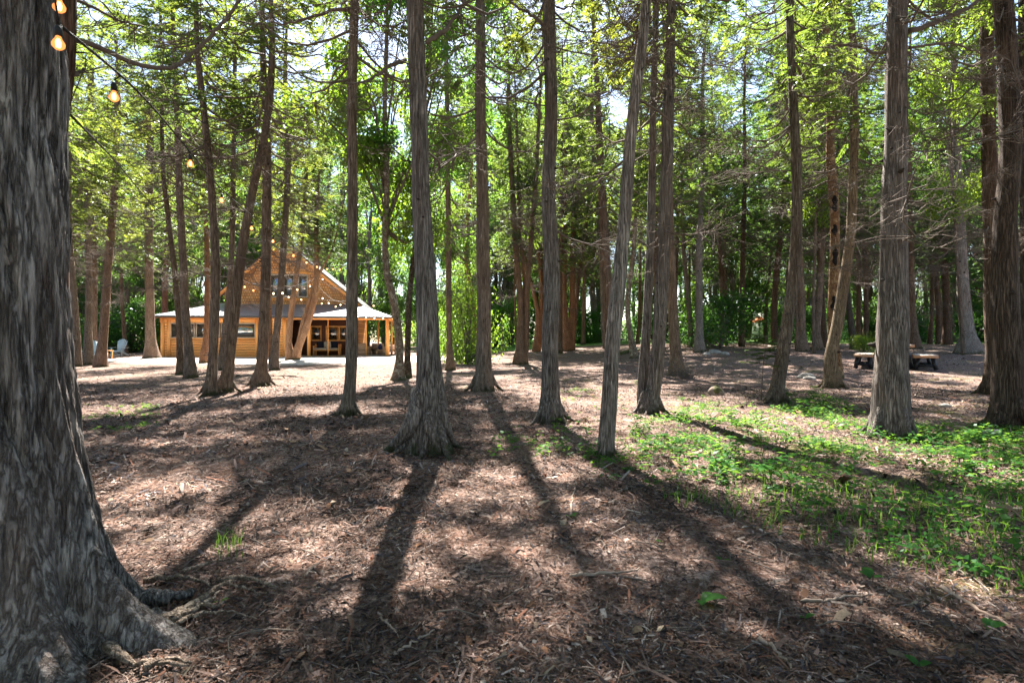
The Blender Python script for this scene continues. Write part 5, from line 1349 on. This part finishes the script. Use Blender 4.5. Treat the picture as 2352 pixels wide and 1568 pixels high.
# twigs
rs = np.random.default_rng(21); mb = MB()
for k in range(420):
    x, y = scatter_ground(1, rs, 1.6, 9, 1.5); x = float(x[0]); y = float(y[0]); a = rs.random() * 6.28; L_ = rs.uniform(.06, .28)
    p0 = np.array([x, y, gz(x, y) + .012]); d_ = np.array([math.cos(a), math.sin(a), 0]); n_ = np.array([-d_[1], d_[0], 0])
    bnd = rs.normal(0, .12) * L_
    mb.tube([p0, p0 + d_ * L_ * .35 + n_ * bnd + [0, 0, .008], p0 + d_ * L_ * .7 + n_ * bnd * 1.2, p0 + d_ * L_], [rs.uniform(.0015, .004)] * 3 + [.001], 5, True)
tag(mb.build('fallen_twigs', M['twig'], None, smooth=True), 'thin dry twigs strewn over the wood chips', 'twigs', kind='stuff')
# single sticks that stand out
for pts, w, lab in (([(1310, 1335), (1360, 1328), (1420, 1322), (1470, 1312)], .010, 'long crooked grey stick on the chips below the centre'), ([(1745, 1480), (1790, 1515), (1822, 1552)], .009, 'pale slanting stick near the lower right, left of the sprouts'),
                    ([(1840, 1388), (1890, 1392), (1950, 1380), (2000, 1372)], .009, 'curved stick in the lower right chips'), ([(2160, 1360), (2230, 1400), (2300, 1440), (2345, 1465)], .011, 'dark long stick under the grass at the right'),
                    ([(1310, 1190), (1315, 1150), (1322, 1120), (1330, 1085)], .006, 'thin forked twig above the centre sprout'), ([(905, 1510), (950, 1490), (1000, 1465)], .007, 'short stick in the shadow at the bottom centre'),
                    ([(870, 1420), (900, 1455), (915, 1480)], .005, 'bent wiry twig at the bottom centre'), ([(700, 1330), (735, 1300), (760, 1290)], .005, 'light splinter left of the main trunk shadow'),
                    ([(2290, 1165), (2240, 1200), (2195, 1215)], .006, 'twig lying in the right hand plants')):
    p0 = G(*pts[0]); pp = resample([tuple(G(*q_) + Vector((0, 0, .015)) - p0) for q_ in pts], 16); pp += np.random.default_rng(len(lab)).normal(0, .004, pp.shape)
    mb = MB(); mb.tube(pp, np.linspace(w, w * .4, 16), 8); o = mb.build('stick', M['deadwood'], None, smooth=True); o.location = p0; tag(o, lab, 'stick')

# ------------------------------------------------------------------ green plants
def inpoly(x, y, poly):
    inside = np.zeros(len(x), bool); n = len(poly); j = n - 1
    for i in range(n):
        xi, yi = poly[i]; xj, yj = poly[j]
        c = ((yi > y) != (yj > y)) & (x < (xj - xi) * (y - yi) / (yj - yi + 1e-9) + xi)
        inside ^= c; j = i
    return inside
POLY = [tuple(G(x, y))[:2] for x, y in ((1080, 1030), (1300, 985), (1440, 990), (1530, 960), (1620, 912), (1760, 945), (1900, 905), (2000, 970), (2250, 985), (2420, 960), (2500, 1420), (2240, 1330), (2060, 1290), (1900, 1240), (1760, 1190), (1600, 1140), (1450, 1140), (1330, 1090), (1150, 1080))]
POLY2 = [tuple(G(x, y))[:2] for x, y in ((1180, 850), (1320, 850), (1400, 880), (1450, 960), (1330, 950), (1200, 880))]
def plants(name, n, label, seed, hmin, hmax, ll, lw, per, polys, clump=.55, mat='herb'):
    rs = np.random.default_rng(seed); LP = []; LD = []; LL = []; LW = []
    got = 0
    cn = vnoise(np.random.default_rng(seed + 1), 40, 40)
    while got < n:
        m_ = 4000; y = rs.uniform(2.2, 13, m_); x = rs.uniform(-9, 11, m_)
        ok = np.zeros(m_, bool)
        for pz in polys: ok |= inpoly(x, y, pz)
        f_ = cn(x / 20 + .3, y / 20) * .5 + .5
        ok &= (rs.random(m_) < np.clip((f_ - clump + .1) * 3.2, .04, 1)) 
        ok &= rs.random(m_) < np.clip(1.2 - (y - 3) / 14, .3, 1) * (np.clip((x + .6) / 2.6, .12, 1) if 'sparse' not in name else 1)
        x, y = x[ok][:n - got], y[ok][:n - got]
        got += len(x)
        for a_, b_ in zip(x, y):
            h = rs.uniform(hmin, hmax); k = rs.integers(per[0], per[1] + 1); z0 = gz(a_, b_)
            an = rs.random() * 6.28 + np.arange(k) * 2.4; hh = h * rs.uniform(.4, 1, k)
            off = rs.uniform(.3, 1, k) * h * .5
            LP.append(np.stack([a_ + np.cos(an) * off * .4, b_ + np.sin(an) * off * .4, z0 + hh], -1))
            LD.append(np.stack([np.cos(an), np.sin(an), rs.uniform(-.35, .45, k)], -1)); LL.append(rs.uniform(.6, 1.25, k) * ll); LW.append(rs.uniform(.7, 1.2, k) * lw)
    LP = np.concatenate(LP); LD = np.concatenate(LD); LD /= np.linalg.norm(LD, axis=1)[:, None]
    v, q = leaf_quads(LP, LD, np.concatenate(LL), np.concatenate(LW), rs, np.tile([0, 0, 1.3], (len(LP), 1)), .18)
    tag(link(name, mesh_np(name, v, q, [M[mat]])), label, 'plants', kind='stuff')
plants('ground_cover', 1900, 'low leafy ground cover spreading over the right foreground', 5, .02, .11, .045, .026, (4, 7), [POLY, POLY2])
POLY3 = [tuple(G(x, y))[:2] for x, y in ((180, 930), (380, 925), (360, 1000), (250, 1010), (180, 980))]
plants('sparse_herbs', 160, 'sparse tiny herbs in the litter left of the clearing', 15, .01, .05, .04, .025, (3, 5), [POLY3])
plants('weeds', 480, 'slightly taller weeds among the ground cover', 6, .08, .2, .060, .032, (5, 9), [POLY])
# grass
rs = np.random.default_rng(31)
def blades(n, poly, hr, wr, seed):
    rs = np.random.default_rng(seed); out = []
    while sum(len(o) for o in out) < n:
        y = rs.uniform(2.0, 10, 4000); x = rs.uniform(-3, 9, 4000); ok = inpoly(x, y, poly); out.append(np.stack([x[ok], y[ok]], -1))
    xy = np.concatenate(out)[:n]; x, y = xy.T
    h = rs.uniform(*hr, n); a = rs.random(n) * 6.28; w = rs.uniform(*wr, n); ln = rs.uniform(.2, .9, n) * h
    d = np.stack([np.cos(a), np.sin(a), 0 * a], -1); s = np.stack([-np.sin(a), np.cos(a), 0 * a], -1)
    b = np.stack([x, y, ground_z(x, y)], -1); up = np.array([0, 0, 1.])
    m1 = b + up * (h * .55)[:, None] + d * (ln * .3)[:, None]; t = b + up * (h * .95)[:, None] + d * ln[:, None]
    w = w[:, None]
    v = np.stack([b - s * w / 2, b + s * w / 2, m1 + s * w * .45, m1 - s * w * .45, t], 1).reshape(-1, 3)
    k = np.arange(n)[:, None] * 5
    return v, k + [0, 1, 2, 3], k + [3, 2, 4]
GP = [tuple(G(x, y))[:2] for x, y in ((1500, 1150), (1900, 1120), (2420, 1150), (2500, 1440), (2240, 1350), (1950, 1290), (1700, 1200))]
v, q, t = blades(1100, GP, (.04, .15), (.003, .008), 8)
GP2 = [tuple(G(x, y))[:2] for x, y in ((485, 1245), (550, 1240), (560, 1285), (495, 1290))]
v2, q2, t2 = blades(60, GP2, (.05, .12), (.002, .004), 9)
tag(link('grass', mesh_np('grass', np.vstack([v, v2]), [np.vstack([q, q2 + len(v)]), np.vstack([t, t2 + len(v)])], [M['herb']])), 'sparse green grass blades in the right foreground', 'grass', kind='stuff')

def seedling(px, py, s, label, group=None, nl=9, ll=.085, name='seedling', rs=None):
    p = G(px, py); root = empty(name, p, label, 'plant', group)
    mb = MB(); LP = []; LD = []
    for k in range(max(2, nl // 5)):
        a = rs.random() * 6.28; tip = np.array([math.cos(a) * .06 * s, math.sin(a) * .06 * s, .20 * s * rs.uniform(.7, 1.15)])
        mb.tube([(0, 0, -.01), tuple(tip * [.4, .4, .6]), tuple(tip)], [.003, .0025, .0015], 5, False)
        for j in range(5):
            an = a + j * 1.256 + rs.normal(0, .25); LP.append(tip * rs.uniform(.8, 1.0)); LD.append([math.cos(an), math.sin(an), rs.uniform(-.35, .2)])
    mb.build('stem', M['herb'], root)
    LP = np.array(LP); LD = np.array(LD); LD /= np.linalg.norm(LD, axis=1)[:, None]; n = len(LP)
    # each leaf: three lobes
    ds = []; ps = []; ls = []; ws = []
    for off, l_, w_ in ((0, 1, .5), (.75, .7, .38), (-.75, .7, .38)):
        c_, s_ = math.cos(off), math.sin(off)
        ds.append(np.stack([LD[:, 0] * c_ - LD[:, 1] * s_, LD[:, 0] * s_ + LD[:, 1] * c_, LD[:, 2]], -1)); ps.append(LP + LD * .02 * s); ls.append(np.full(n, ll * s * l_)); ws.append(np.full(n, ll * s * w_))
    v, q = leaf_quads(np.concatenate(ps), np.concatenate(ds), np.concatenate(ls), np.concatenate(ws), rs, np.tile([0, 0, 3.], (3 * n, 1)), .1)
    link('foliage', mesh_np('foliage', v, q, [M['herb']]), root)
rs = np.random.default_rng(61)
sg = 'maple seedlings in the bright green patch'
for k in range(46):
    px = rs.normal(1650, 120); py = rs.uniform(930, 1095) + (px - 1640) * .25
    seedling(px, py, rs.uniform(.45, .95), 'leafy seedling in the bright green patch below the mossy stump', sg, 14, .085, rs=rs)
for k in range(12):
    px = rs.uniform(1800, 1900); py = rs.uniform(905, 960)
    seedling(px, py, rs.uniform(.8, 1.25), 'leafy seedling at the foot of the dark mossy cedar', 'seedlings at the foot of the dark mossy cedar', 16, .08, rs=rs)
for k in range(24):
    px = rs.uniform(2130, 2400); py = rs.uniform(1010, 1100)
    seedling(px, py, rs.uniform(.45, .8), 'dark leafy seedling in the shade below the massive right cedar', 'seedlings in the shade at the right', 16, .08, rs=rs)
def sprout(px, py, s, label, rs, n=3):
    p = G(px, py); root = empty('sprout', p, label, 'plant')
    for k in range(n):
        a = rs.random() * 6.28; L_ = s * rs.uniform(.6, 1); m_ = 7
        u = np.linspace(0, 1, m_); w = np.sin(np.clip(u * .92 + .08, 0, 1) * math.pi) * L_ * .24
        c = np.stack([np.cos(a) * u * L_ * .8, np.sin(a) * u * L_ * .8, .01 + L_ * (.75 * u - .55 * u**2)], -1); sd = np.array([-math.sin(a), math.cos(a), 0])
        v = np.concatenate([c - sd * w[:, None] + [0, 0, .12 * L_ * .2], c, c + sd * w[:, None] + [0, 0, .12 * L_ * .2]])
        q = [[i, i + 1, m_ + i + 1, m_ + i] for i in range(m_ - 1)] + [[m_ + i, m_ + i + 1, 2 * m_ + i + 1, 2 * m_ + i] for i in range(m_ - 1)]
        link('leaf', mesh_np('leaf', v, np.array(q), [M['herb']], smooth=True), root)
for px, py, s, lab in ((1612, 1395, .13, 'tallest broad leaved sprout in the lower right chips'), (1310, 1192, .07, 'single rounded sprout near the centre of the chips'), (1660, 1296, .06, 'small sprout right of the rounded centre sprout'), (1850, 1428, .06, 'round leaf sprout at the lower right'),
                       (2000, 1335, .10, 'broad sprout below the grass at the right'), (2268, 1450, .10, 'dark broad leaf sprout in the lower right corner'), (2110, 1545, .08, 'leaf sprout at the bottom right border'), (1220, 1195, .04, 'tiny yellowish sprout left of the rounded centre sprout'),
                       (505, 1393, .05, 'tiny bright leaf beside the bare roots of the giant trunk'), (1520, 1250, .05, 'tiny sprout in the trunk shadow right of the centre')):
    sprout(px, py, s, lab, rs, 3)
